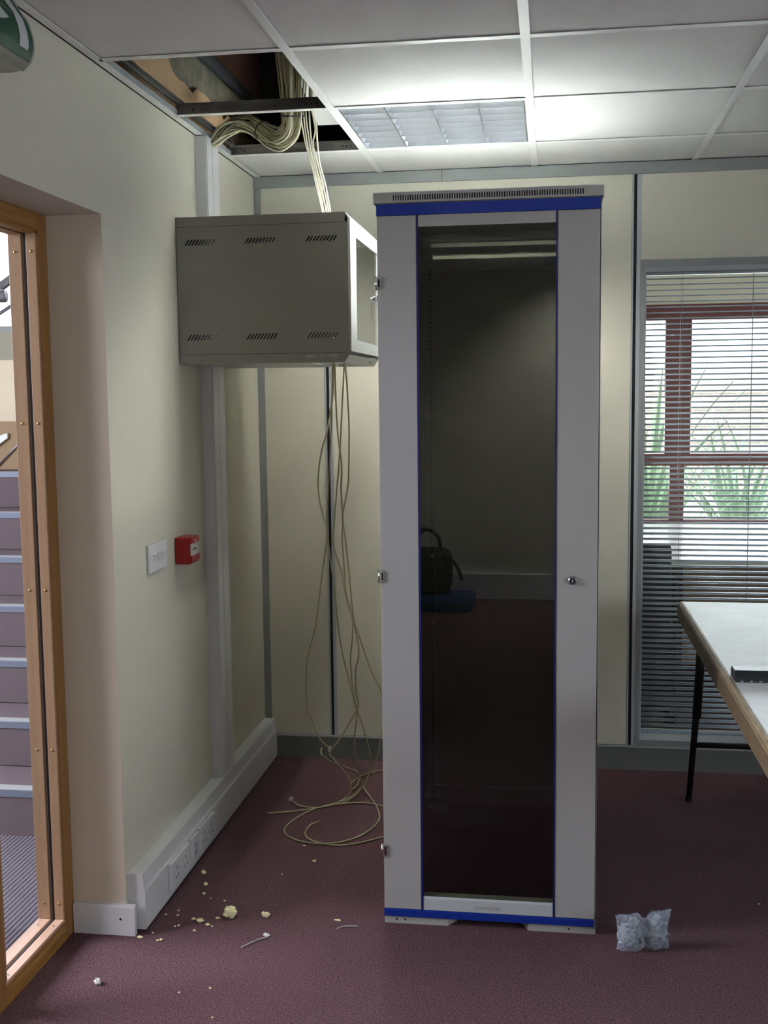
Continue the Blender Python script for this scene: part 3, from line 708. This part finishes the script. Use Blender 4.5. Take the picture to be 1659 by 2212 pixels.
# plastic sheet lying in the rack
rd = random.Random(5)
def crumple(cx, cy, sx, sy, h, seed, rot=0):
    rr = random.Random(seed); ph = [(rr.uniform(8, 60), rr.uniform(8, 60), rr.uniform(0, 6)) for _ in range(9)]
    def fn(u, v):
        x, y = (u-.5)*sx, (v-.5)*sy
        z = h*(.5+sum(math.sin(a*x+b*y+c) for a, b, c in ph)/14)*max(0.05, (1-(2*u-1)**4))*max(.05, 1-(2*v-1)**4)
        return Vector((cx+x*math.cos(rot)-y*math.sin(rot), cy+x*math.sin(rot)+y*math.cos(rot), .003+max(0, z)))
    return fn
def bagmat(name, alpha, col, rough):
    M = bpy.data.materials.new(name); M.use_nodes = True; nt = M.node_tree; nt.nodes.clear()
    out = nt.nodes.new('ShaderNodeOutputMaterial'); mx = nt.nodes.new('ShaderNodeMixShader'); mx.inputs[0].default_value = alpha
    tr_ = nt.nodes.new('ShaderNodeBsdfTransparent'); tr_.inputs[0].default_value = (.95, .97, 1, 1)
    p = nt.nodes.new('ShaderNodeBsdfPrincipled'); p.inputs['Base Color'].default_value = lin(col)+(1,); p.inputs['Roughness'].default_value = rough
    nt.links.new(tr_.outputs[0], mx.inputs[1]); nt.links.new(p.outputs[0], mx.inputs[2]); nt.links.new(mx.outputs[0], out.inputs[0]); return M
M_['polybag'] = bagmat('clear_polythene', .34, (196, 206, 222), .12)
tag(MB().grid(crumple(.900, -.60, .23, .17, .05, 2, .35), 34, 24).build('plastic_sheet', 'polybag', None, False), 'crumpled clear plastic sheet lying on the floor inside the rack', 'plastic')

# ================================================================ CABLES
HANG=[
 [(0.468, -0.8, 1.615), (0.4638, -0.7854, 1.5312), (0.4527, -0.7743, 1.4665), (0.4343, -0.7602, 1.384), (0.4196, -0.7536, 1.3447), (0.4035, -0.743, 1.2813), (0.3953, -0.7324, 1.2173), (0.3969, -0.7218, 1.1526), (0.4058, -0.7139, 1.1038), (0.4165, -0.7064, 1.058), (0.4162, -0.7001, 1.0185), (0.3981, -0.6839, 0.9169), (0.3772, -0.6648, 0.7951), (0.3586, -0.6487, 0.6903), (0.3262, -0.6322, 0.5819), (0.3147, -0.6184, 0.4901), (0.3121, -0.6107, 0.4385), (0.3146, -0.6031, 0.3868), (0.3307, -0.5948, 0.3316), (0.3534, -0.5856, 0.269), (0.3728, -0.5819, 0.2443), (0.3894, -0.58, 0.2322)],
 [(0.4727, -0.8, 1.615), (0.4666, -0.7556, 1.4692), (0.4666, -0.7229, 1.3589), (0.4697, -0.7089, 1.3108), (0.4712, -0.6949, 1.2622), (0.4639, -0.6715, 1.1803), (0.4638, -0.6505, 1.1054), (0.461, -0.6388, 1.0634), (0.4552, -0.6215, 1.0005), (0.4554, -0.6014, 0.9265), (0.4565, -0.5668, 0.797), (0.469, -0.5523, 0.742), (0.4748, -0.5406, 0.6973), (0.4688, -0.5219, 0.6247), (0.4568, -0.5, 0.5382), (0.4583, -0.4715, 0.4245), (0.4668, -0.4533, 0.3509), (0.4684, -0.4448, 0.3166), (0.4536, -0.421, 0.2178), (0.4528, -0.4032, 0.1436), (0.4648, -0.3822, 0.0552), (0.4819, -0.3701, 0.004), (0.5165, -0.4514, 0.004), (0.5528, -0.5388, 0.004), (0.5762, -0.6192, 0.004), (0.5821, -0.6854, 0.004), (0.5672, -0.7645, 0.004), (0.5277, -0.8438, 0.004), (0.4652, -0.8954, 0.004), (0.3924, -0.9061, 0.004), (0.3149, -0.8756, 0.004), (0.2725, -0.8205, 0.004), (0.269, -0.7528, 0.004), (0.2931, -0.6705, 0.004), (0.337, -0.5875, 0.004), (0.3916, -0.5481, 0.004), (0.4615, -0.5161, 0.004), (0.5178, -0.5144, 0.004), (0.5749, -0.5362, 0.004), (0.6212, -0.5728, 0.004)],
 [(0.5039, -0.8, 1.6145), (0.492, -0.7707, 1.5001), (0.4749, -0.7336, 1.3514), (0.4688, -0.7219, 1.3036), (0.4595, -0.7044, 1.231), (0.4459, -0.6829, 1.141), (0.4352, -0.6638, 1.0596), (0.426, -0.6509, 1.0041), (0.4333, -0.6408, 0.9601), (0.451, -0.6255, 0.8937), (0.463, -0.6029, 0.7935), (0.4841, -0.5834, 0.7061), (0.5, -0.5721, 0.655), (0.5214, -0.5545, 0.575), (0.5466, -0.5373, 0.496), (0.5698, -0.5256, 0.4419), (0.5853, -0.5092, 0.365), (0.5787, -0.4936, 0.2904), (0.5623, -0.4842, 0.2448), (0.5496, -0.4702, 0.1762), (0.5302, -0.4616, 0.1335), (0.5183, -0.4554, 0.1024), (0.5048, -0.4499, 0.0748), (0.4874, -0.4433, 0.0412), (0.4572, -0.436, 0.004), (0.4247, -0.5204, 0.004), (0.384, -0.5538, 0.004), (0.336, -0.5829, 0.004), (0.2761, -0.5711, 0.004), (0.2504, -0.5503, 0.004), (0.2325, -0.5187, 0.004)],
 [(0.5085, -0.8, 1.6144), (0.5101, -0.7751, 1.4999), (0.5091, -0.7519, 1.391), (0.5001, -0.722, 1.2481), (0.4964, -0.7137, 1.2079), (0.4817, -0.7004, 1.1428), (0.4714, -0.6921, 1.1018), (0.4713, -0.6855, 1.0688), (0.4778, -0.6689, 0.9857), (0.4851, -0.643, 0.854), (0.4906, -0.6184, 0.7267), (0.5001, -0.6028, 0.6448), (0.505, -0.5955, 0.6062), (0.4997, -0.5876, 0.5635), (0.4896, -0.5809, 0.5277), (0.4875, -0.5653, 0.4433), (0.4932, -0.5567, 0.3964), (0.4875, -0.5517, 0.3689), (0.4632, -0.5437, 0.3242), (0.4388, -0.5364, 0.2829), (0.4163, -0.5301, 0.247), (0.3772, -0.5208, 0.1934), (0.3867, -0.5175, 0.1751), (0.4112, -0.5115, 0.1422), (0.4357, -0.5052, 0.1073), (0.4516, -0.4989, 0.072), (0.4481, -0.4923, 0.0339), (0.4186, -0.4873, 0.004), (0.3898, -0.5388, 0.004), (0.3144, -0.5994, 0.004), (0.2115, -0.6438, 0.004), (0.1707, -0.6532, 0.004)],
 [(0.4649, -0.8, 1.6151), (0.4497, -0.7528, 1.4382), (0.4326, -0.7118, 1.2793), (0.4175, -0.679, 1.1486), (0.4087, -0.6585, 1.0653), (0.4099, -0.638, 0.9809), (0.4167, -0.6133, 0.878), (0.4214, -0.5928, 0.791), (0.4249, -0.567, 0.6796), (0.4368, -0.5401, 0.5619), (0.4567, -0.5161, 0.4554), (0.4743, -0.4956, 0.3631), (0.4906, -0.4833, 0.3073), (0.5064, -0.4681, 0.2379), (0.5187, -0.4525, 0.1657), (0.5126, -0.4406, 0.1097), (0.4904, -0.4287, 0.0525), (0.4543, -0.4189, 0.004), (0.4264, -0.4913, 0.004), (0.3847, -0.5394, 0.004), (0.3469, -0.5769, 0.004)],
]
FLOORC=[
 [(0.4172, -0.3204, 0.004), (0.4234, -0.2826, 0.004), (0.4435, -0.2207, 0.004), (0.4744, -0.1818, 0.004), (0.5168, -0.1455, 0.004), (0.5582, -0.1181, 0.004)],
 [(0.3748, -0.712, 0.004), (0.3512, -0.7431, 0.004), (0.3454, -0.8119, 0.004), (0.3655, -0.8631, 0.004), (0.4135, -0.9, 0.004), (0.4828, -0.9131, 0.004), (0.549, -0.8838, 0.004), (0.6177, -0.8249, 0.004), (0.6527, -0.8003, 0.004)],
 [(0.3329, -0.45, 0.1868), (0.3343, -0.47, 0.1826), (0.3392, -0.49, 0.1785), (0.3519, -0.51, 0.1749), (0.3104, -0.0886, 0.006), (0.3707, -0.1339, 0.006), (0.4111, -0.1691, 0.006), (0.4306, -0.2059, 0.006), (0.4433, -0.27, 0.006), (0.445, -0.3438, 0.006), (0.4299, -0.3919, 0.006)],
]
BUNDLE=[(0.3725, -0.95, 2.6038), (0.3737, -0.95, 2.5204), (0.3745, -0.94, 2.4532), (0.3752, -0.93, 2.3853), (0.3668, -0.91, 2.3449), (0.3322, -0.88, 2.3243), (0.2917, -0.85, 2.3397), (0.2508, -0.82, 2.3685), (0.1869, -0.77, 2.4047), (0.1283, -0.73, 2.4104), (0.0822, -0.7, 2.3949)]
DROP=[
 [(0.3997, -0.93, 2.4194), (0.4019, -0.8933, 2.3356), (0.4126, -0.865, 2.2693), (0.4313, -0.8311, 2.1877), (0.4436, -0.8, 2.1114)],
 [(0.4101, -0.93, 2.4189), (0.4094, -0.8876, 2.3222), (0.4172, -0.8593, 2.2557), (0.4268, -0.8311, 2.1878), (0.439, -0.8, 2.1115)],
 [(0.4293, -0.93, 2.418), (0.4244, -0.8876, 2.3216), (0.4293, -0.8593, 2.2552), (0.442, -0.8311, 2.1873), (0.4513, -0.8, 2.1111)],
 [(0.4382, -0.93, 2.4175), (0.4408, -0.8989, 2.3469), (0.4287, -0.8808, 2.3056), (0.44, -0.8537, 2.2414), (0.4514, -0.8254, 2.1733), (0.4591, -0.8, 2.1108)],
 [(0.4352, -0.93, 2.4177), (0.4454, -0.9057, 2.3622), (0.4439, -0.8876, 2.3207), (0.4445, -0.8593, 2.2546), (0.4573, -0.8311, 2.1867), (0.4652, -0.8, 2.1106)],
 [(0.4175, -0.93, 2.4185), (0.4169, -0.8876, 2.3219), (0.4233, -0.8593, 2.2555), (0.4375, -0.8311, 2.1874), (0.4529, -0.8, 2.111)],
]
CRUMBS=[(0.2649, -1.4627, 0.0364, 0.0458), (0.3659, -1.4461, 0.0243, 0.0243), (0.1851, -1.4976, 0.0214, 0.0174), (0.1627, -1.4888, 0.0134, 0.0108), (0.2138, -1.5171, 0.0133, 0.0106), (0.2304, -1.4734, 0.0135, 0.0094), (0.2172, -1.3607, 0.0097, 0.007), (0.0948, -1.1772, 0.0147, 0.0206), (0.1267, -1.2599, 0.0129, 0.0158), (0.142, -1.3229, 0.0113, 0.0113), (0.0717, -1.4685, 0.0081, 0.0068), (0.1002, -1.4399, 0.0068, 0.0055), (0.1082, -1.4703, 0.0068, 0.0054), (0.1314, -1.5307, 0.0093, 0.008), (0.1229, -1.538, 0.0066, 0.0053), (0.1864, -1.556, 0.0092, 0.0092), (0.073, -1.5834, 0.0066, 0.0052), (0.0458, -1.6132, 0.0156, 0.0104), (0.1014, -1.6247, 0.0078, 0.0065), (0.1101, -1.6204, 0.0104, 0.0091), (0.2283, -1.5238, 0.0053, 0.004), (0.1711, -1.3512, 0.0056, 0.0042), (0.4263, -1.0479, 0.0136, 0.0121), (0.3661, -0.9252, 0.0109, 0.0078), (0.3453, -1.1577, 0.0059, 0.0044), (0.5771, -1.4436, 0.0201, 0.0094), (0.3965, -1.5592, 0.0182, 0.0143), (0.3235, -1.8511, 0.0059, 0.0059), (0.2515, -1.8828, 0.0047, 0.0047), (0.3702, -1.984, 0.0057, 0.0045), (0.0266, -1.8661, 0.0156, 0.0264), (1.7969, -1.189, 0.0055, 0.0041)]

HL = ['cream network cable hanging leftmost under the cabinet, bowed out left, ending in a plug',
      'cream network cable hanging from the cabinet that makes the big loop on the floor',
      'cream network cable hanging from the cabinet that swings right behind the rack edge',
      'cream network cable, rightmost under the cabinet, its end pointing left on the carpet',
      'cream network cable hanging down along the black wall joint, ending in a short floor tail']
for i, (pts, lab) in enumerate(zip(HANG, HL)):
    pts = [(pts[0][0]-.002, pts[0][1]-.004, 1.70)]+pts
    b = MB().tube(smoothpts(pts, 4), .0027, 7)
    c = tag(b.build('network_cable', 'cableg', None, True), lab, 'cable', 'loose cables hanging under the wall cabinet')
    if i == 0:
        e = Vector(pts[-1]); MB().box(e.x-.006, e.x+.006, e.y-.006, e.y+.006, e.z-.014, e.z+.004, .001).build('plug', 'plug', c)
    if i == 2:
        e = Vector(pts[-1]); MB().box(e.x-.014, e.x-.001, e.y, e.y+.022, .0, .010, .001).build('plug', 'plug', c)
for pts, lab in zip(FLOORC, ('cream cable tail curving on the carpet towards the back of the rack', 'cream cable making the smaller inner loop on the carpet beside the rack', 'cream cable looping from the plug down to the skirting and the floor')):
    tag(MB().tube(smoothpts(pts, 5), .0027, 7).build('network_cable', 'cableg', None, True), lab, 'cable', 'cables lying on the carpet')
bun = thing('cable_bundle', (.30, -.85, 2.33), 'thick bundle of cream cables looping out of the ceiling hole into the wall trunking', 'cable bundle')
rd = random.Random(11)
P0 = [(.425, -1.02, 2.98), (.40, -.97, 2.76)]+BUNDLE+[(.052, -.692, 2.368), (.022, -.690, 2.345), (.020, -.690, 2.25)]
spread = [.085, .065, .044, .038, .034, .034, .034, .034, .031, .029, .029, .031, .029, .022, .012, .011]
Pv = [Vector(p) for p in P0]
fr = []
u = Vector((0, 1, 0))
for i in range(len(Pv)):
    d = (Pv[min(i+1, len(Pv)-1)]-Pv[max(i-1, 0)]).normalized(); u = (u-d*u.dot(d)).normalized(); fr.append((u.copy(), d.cross(u)))
for k in range(28):
    r_ = math.sqrt(rd.uniform(0, 1)); a = rd.uniform(0, 6.283); wob = rd.uniform(.75, 1.25)
    pts = []
    for i, p in enumerate(Pv):
        aa = a+.12*i; s_ = spread[i]*r_*(wob if i < 9 else 1)
        pts.append(p+fr[i][0]*math.cos(aa)*s_+fr[i][1]*math.sin(aa)*s_+Vector((0, 0, rd.uniform(-.006, .006) if 4 < i < 13 else 0)))
    MB().tube(smoothpts(pts, 4), .0029, 6).build('cable', 'cablew' if k % 3 else 'cableg', bun, True)
for i, rr in ((9, .031), (5, .036)):
    c0 = Pv[i]; ring = [c0+fr[i][0]*math.cos(a*math.pi/12)*rr+fr[i][1]*math.sin(a*math.pi/12)*rr for a in range(25)]
    MB().tube(ring, .0024, 6).build('cable_tie', 'print', bun, True)
ordn = ('leftmost', 'second from the left', 'third from the left', 'third from the right', 'second from the right', 'rightmost')
rank = {k: n for n, k in enumerate(sorted(range(len(DROP)), key=lambda q: DROP[q][2][0]))}
for i, pts in enumerate(DROP):
    p0 = Vector(pts[0])
    pre = [(p0.x+.03, p0.y-.03, 2.85), (p0.x+.012, p0.y-.01, 2.60)]
    e = Vector(pts[-1]); post_ = [(e.x+.001, e.y+.004, 2.068), (e.x, e.y+.008, 2.045)]
    tag(MB().tube(smoothpts(pre+pts+post_, 4), .0027, 7).build('network_cable', 'cablew', None, True),
        'cream cable dropping from the ceiling hole into the wall cabinet, '+ordn[rank[i]], 'cable', 'cables dropping into the wall cabinet')
for dx in (0, .014):
    tag(MB().tube(smoothpts([(.66+dx, -.90, 2.60), (.54+dx, -.95, 2.50), (.47+dx, -.985, 2.445), (.43+dx, -.975, 2.52), (.42+dx, -.98, 2.80)], 5), .0029, 7).build('network_cable', 'cablew', None, True),
        'cream cable sagging across the ceiling hole corner, '+('left' if dx == 0 else 'right')+' of the pair', 'cable', 'cables crossing the ceiling hole')
tag(MB().box(-.30, .30, -.17, .17, 0, .014).build('loose_ceiling_tile', 'tile'), 'lifted white ceiling tile lying tilted above the grid beside the hole', 'ceiling tile')
lt = bpy.data.objects['loose_ceiling_tile']; lt.location = (.66, -.62, 2.505); lt.rotation_euler = (R(-14), 0, R(0))

# ================================================================ EXIT SIGN (curved, above the screen)
prof = [(.030, 2.368), (.045, 2.352), (.0605, 2.3265), (.0752, 2.3067), (.0843, 2.2776), (.0866, 2.2585), (.0845, 2.240), (.0777, 2.2256), (.0689, 2.2165), (.058, 2.2094)]
def signarc(t):  # 0..1 along the green face
    n = len(prof)-1; x = t*n; i = min(int(x), n-1); f_ = x-i
    return prof[i][0]*(1-f_)+prof[i+1][0]*f_, prof[i][1]*(1-f_)+prof[i+1][1]*f_
es = thing('exit_sign', (0, -2.4, 2.29), 'green and white curved emergency exit sign high above the glass screen', 'sign')
SY0, SY1 = -2.52, -2.14
MB().prism([(.0005, 2.374), (.030, 2.372)]+prof+[(.040, 2.2060), (.0005, 2.2060)], 'y', SY0+.003, SY1-.003).build('sign_body', 'signc', es)
def patch(t0_, t1_, y0, y1, off, name, m_, shape=None):
    b = MB(); n = 14
    def fn(u, v):
        t = t0_+(t1_-t0_)*u; x, z = signarc(t)
        ya, yb = (y0, y1) if shape is None else shape(u)
        return Vector((x+off, ya+(yb-ya)*v, z-off*.2))
    return b.grid(fn, n, 2).build(name, m_, es, True)
patch(.02, .80, SY0, SY1-.003, .0012, 'green_face', 'green')
patch(.14, .66, -2.208, -2.168, .0022, 'door_pictogram', 'signw')
patch(.30, .52, -2.34, -2.226, .0022, 'arrow_pictogram', 'signw', lambda u: (-2.36, -2.315+.072*(1-abs(2*u-1))))
MB().tube([(x, SY1-.002, z) for x, z in prof], .003, 8).build('clear_end_rim', 'signc', es, True)

# ================================================================ TABLE
tb = thing('work_table', (2.05, -1.2, 0), 'white-topped trestle table with worn wooden edge and black steel legs, at the right', 'table')
TX0, TX1, TY0, TY1 = 1.641, 2.40, -2.20, -.352
MB().box(TX0+.018, TX1-.018, TY0+.018, TY1-.006, .735, .7505).build('table_top', 'tabletop', tb)
MB().prism([(TX0, .690), (TX0+.0175, .690), (TX0+.0175, .7505), (TX0+.012, .7508), (TX0+.003, .744), (TX0, .735)], 'y', TY0, TY1).build('wooden_edge', 'ply', tb)
MB().prism([(TX0+.001, .7395), (TX0+.004, .7452), (TX0+.012, .7512), (TX0+.0190, .7512), (TX0+.0190, .7500), (TX0+.004, .741)], 'y', TY0, TY1).build('edge_lipping', 'plyl', tb)
MB().box(TX1-.0175, TX1, TY0, TY1, .690, .750).build('wooden_edge', 'ply', tb)
MB().box(TX0+.018, TX1-.018, TY1-.006, TY1, .690, .7500).build('wooden_edge', 'ply', tb)
MB().box(TX0+.018, TX1-.018, TY0, TY0+.0175, .690, .7500).build('wooden_edge', 'ply', tb)
MB().box(TX0+.018, TX1-.018, TY0+.018, TY1-.006, .690, .735).build('table_frame', 'ply', tb)
for y, fy in ((-.42, -.345), (-2.08, -2.12)):
    for x in (1.707, 2.33):
        sx = 1 if x < 2 else -1
        L = MB().tube([(x+.016*sx, y, .69), (x+.004*sx, y+(fy-y)*.45, .36), (x-.014*sx, fy, .0)], [.0125, .0125, .0105], 10).build('leg', 'leg', tb, True)
        MB().tube([(x+.016*sx, y, .688), (x+.004*sx, y+(fy-y)*.45, .33)], .0165, 10).build('leg_sleeve', 'leg', L, True)
        MB().cyl((x-.014*sx, fy, 0), 'z', .0125, .016, 12).build('rubber_foot', 'leg', L)
    MB().tube([(1.705, y+(fy-y)*.68, .222), (2.33, y+(fy-y)*.68, .222)], .010, 10).build('cross_bar', 'leg', tb, True)
cs = thing('black_case', (1.76, -1.47, .7508), 'black plastic case lying on the white table', 'case')
MB().prism([(-1.512, .7512), (-1.512, .766), (-1.498, .780), (-1.446, .780), (-1.432, .768), (-1.432, .7512)], 'x', 1.663, 1.90).build('case_body', 'case', cs)
for k in range(6): MB().box(1.676+.024*k, 1.683+.024*k, -1.5128, -1.512, .7532, .7550).build('white_mark', 'signw', cs)

# ================================================================ SMALL THINGS ON THE FLOOR
pc = thing('wrapped_parcel', (1.43, -1.49, 0), 'clear plastic bag of white fixings standing on the carpet by the rack', 'bag')
def lump(cx, cy, cz, rx, ry, rz, seed, amp=.22, n=14, flat=True):
    rr = random.Random(seed); ph = [(rr.uniform(1.5, 5), rr.uniform(1.5, 5), rr.uniform(1.5, 5), rr.uniform(0, 6)) for _ in range(5)]
    b = MB(); m_ = n//2+1; rows = []
    for i in range(m_+1):
        th = math.pi*i/m_; row = []
        for j in range(n):
            p = 2*math.pi*j/n; v = Vector((math.sin(th)*math.cos(p), math.sin(th)*math.sin(p), math.cos(th)))
            k = 1+amp*sum(math.sin(a*v.x*2+b_*v.y*2+c*v.z*2+d) for a, b_, c, d in ph)/2.5
            q = Vector((cx+v.x*rx*k, cy+v.y*ry*k, cz+v.z*rz*k))
            if flat: q.z = max(q.z, .0003)
            row.append(q)
        rows.append(row)
    top_ = b.bm.verts.new(rows[0][0]); bot = b.bm.verts.new(rows[-1][0])
    rings = [[b.bm.verts.new(q) for q in row] for row in rows[1:-1]]
    for j in range(n):
        b.bm.faces.new((top_, rings[0][j], rings[0][(j+1) % n])); b.bm.faces.new((bot, rings[-1][(j+1) % n], rings[-1][j]))
    for a, c in zip(rings, rings[1:]):
        for j in range(n): b.bm.faces.new((a[j], c[j], c[(j+1) % n], a[(j+1) % n]))
    return b
rr = random.Random(9)
pA, pB = Vector((1.362, -1.520, 0)), Vector((1.510, -1.482, 0)); ax = (pB-pA).normalized(); nrm = Vector((-ax.y, ax.x, 0))
ph = [(rr.uniform(30, 150), rr.uniform(30, 150), rr.uniform(0, 6)) for _ in range(10)]
def side(sgn):
    def fn(u, v):
        x = u*.153; hgt = .098-.020*math.exp(-((u-.52)/.07)**2)+.008*u; z = .002+v*hgt
        bul = (.020*(math.sin(math.pi*min(1, u/.52)) if u < .52 else math.sin(math.pi*(u-.52)/.48)))*math.sin(math.pi*min(1, v*.8+.2))**.7+.003
        w_ = sum(math.sin(a*x+b_*z+c) for a, b_, c in ph)*.0011
        edge = min(1, min(u, 1-u)*12)
        xs_ = x+.006*math.sin(v*3+.5)*(1-2*u)
        return pA+ax*xs_+nrm*(sgn*(bul*edge)+w_*(1 if edge > .2 else .5))+Vector((0, 0, z))
    return fn
b = MB().grid(side(1), 30, 20).grid(side(-1), 30, 20)
for v in b.bm.verts: v.co += nrm*rr.uniform(-.0022, .0022)+Vector((rr.uniform(-.001, .001), 0, rr.uniform(-.001, .001) if v.co.z > .01 else 0))
b.build('plastic_bag', 'polybag', pc)
M_['inbag'] = mat('white_wrapped_fixing', (190, 194, 192), .5, noise=(45, .12), rgb2=(84, 92, 104), bump=(120, .8))
for k, (u, zz, rx, rz) in enumerate(((.26, .042, .034, .040), (.75, .040, .031, .036), (.30, .074, .022, .018), (.76, .076, .024, .018))):
    c = pA+ax*(u*.153); lump(c.x, c.y, zz, rx, .016, rz, 20+k, .16).build('wrapped_fixing', 'inbag', pc)
CL = [
    'largest cream plaster crumb, on the carpet left of the rack',
    'second largest cream crumb, between the largest one and the rack',
    'bumpy cream crumb, right one of the touching pair left of the largest crumb',
    'small cream crumb, left one of the touching pair',
    'small cream crumb just below and right of the touching pair',
    'small cream crumb immediately left of the largest crumb',
    'little cream crumb just above the largest crumb',
    'elongated crumb farthest back in the row of three near the trunking',
    'middle crumb in the row of three near the trunking',
    'nearest round crumb in the row of three near the trunking',
    'tiny cream crumb closest to the trunking, left of the two stacked specks',
    'upper one of two stacked specks between trunking and touching pair',
    'lower one of two stacked specks between trunking and touching pair',
    'larger of the two specks below the stacked specks',
    'smaller of the two specks below the stacked specks',
    'small cream crumb directly below the touching pair',
    'tiny speck on the carpet right of the trunking end',
    'cream crumb lying against the end of the skirting trunking',
    'left speck of the white pair in front of the trunking end',
    'right, larger speck of the white pair in front of the trunking end',
    'tiny speck right of the crumb below the touching pair',
    'faint speck between the row of three and the largest crumb',
    'cream crumb just in front of the looped cables',
    'small crumb under the near edge of the cable loop',
    'lone speck on bare carpet between cable loop and trunking',
    'flat wide crumb nearest the rack door',
    'small white square crumb at the end of the thin nylon offcut',
    'tiny white speck on the front carpet, in front of the largest crumb',
    'faint white speck on the front carpet, leftmost of three',
    'white speck nearest the camera on the front carpet',
    'white elongated crumb alone near the foot of the glass screen',
    'lone tiny crumb under the table at the far right',
]
for k, (x, y, wx, hz) in enumerate(CRUMBS):
    big = k == 0
    white = k in (26, 30)
    hgt = max(.003, hz*(.42 if not big else .5)); ry = hz*.42
    o = lump(x, y, hgt*.72, wx*.5, ry*.9, hgt*.75, 40+k, .34, 12 if big or wx > .013 else 8).build('plaster_crumb', 'foamw' if white else 'foam')
    lab = CL[k]
    tag(o, lab, 'crumb', 'plaster crumbs scattered on the carpet')
tag(MB().tube(smoothpts([(.3457, -1.6367, .003), (.3844-.006, -1.5905, .004), (.4041, -1.5681, .003)], 5), .0017, 6).build('nylon_offcut', 'strip', None, True), 'thin clear nylon offcut lying beside the white square crumb', 'offcut', 'nylon offcuts on the carpet')
tag(MB().tube(smoothpts([(.5853, -1.4959, .003), (.6069, -1.4805, .004), (.6446, -1.4736, .003)], 5), .0014, 6).build('nylon_offcut', 'strip', None, True), 'thin clear nylon offcut lying close to the rack door', 'offcut', 'nylon offcuts on the carpet')
# bag standing by the far wall behind the camera (mirrored in the rack's glass)
bp = thing('backpack', (.38, -6.2, 0), 'black backpack on a folded blue cloth, seen mirrored in the rack glass', 'bag')
MB().box(.10, .66, -6.38, -6.02, .0, .11, .04).build('blue_cloth', 'bluecloth', bp, True)
MB().box(.16, .50, -6.32, -6.10, .11, .43, .07).build('bag_body', 'blackcloth', bp, True)
MB().tube(smoothpts([(.22, -6.2, .42), (.24, -6.2, .52), (.32, -6.2, .56), (.40, -6.2, .51), (.42, -6.2, .42)], 5), .013, 8).build('handle', 'blackcloth', bp, True)
MB().tube(smoothpts([(.46, -6.12, .40), (.54, -6.1, .32), (.58, -6.1, .22)], 5), .012, 8).build('strap', 'blackcloth', bp, True)
MB().box(.36, .385, -6.10, -6.09, .38, .40).build('buckle', 'signw', bp)
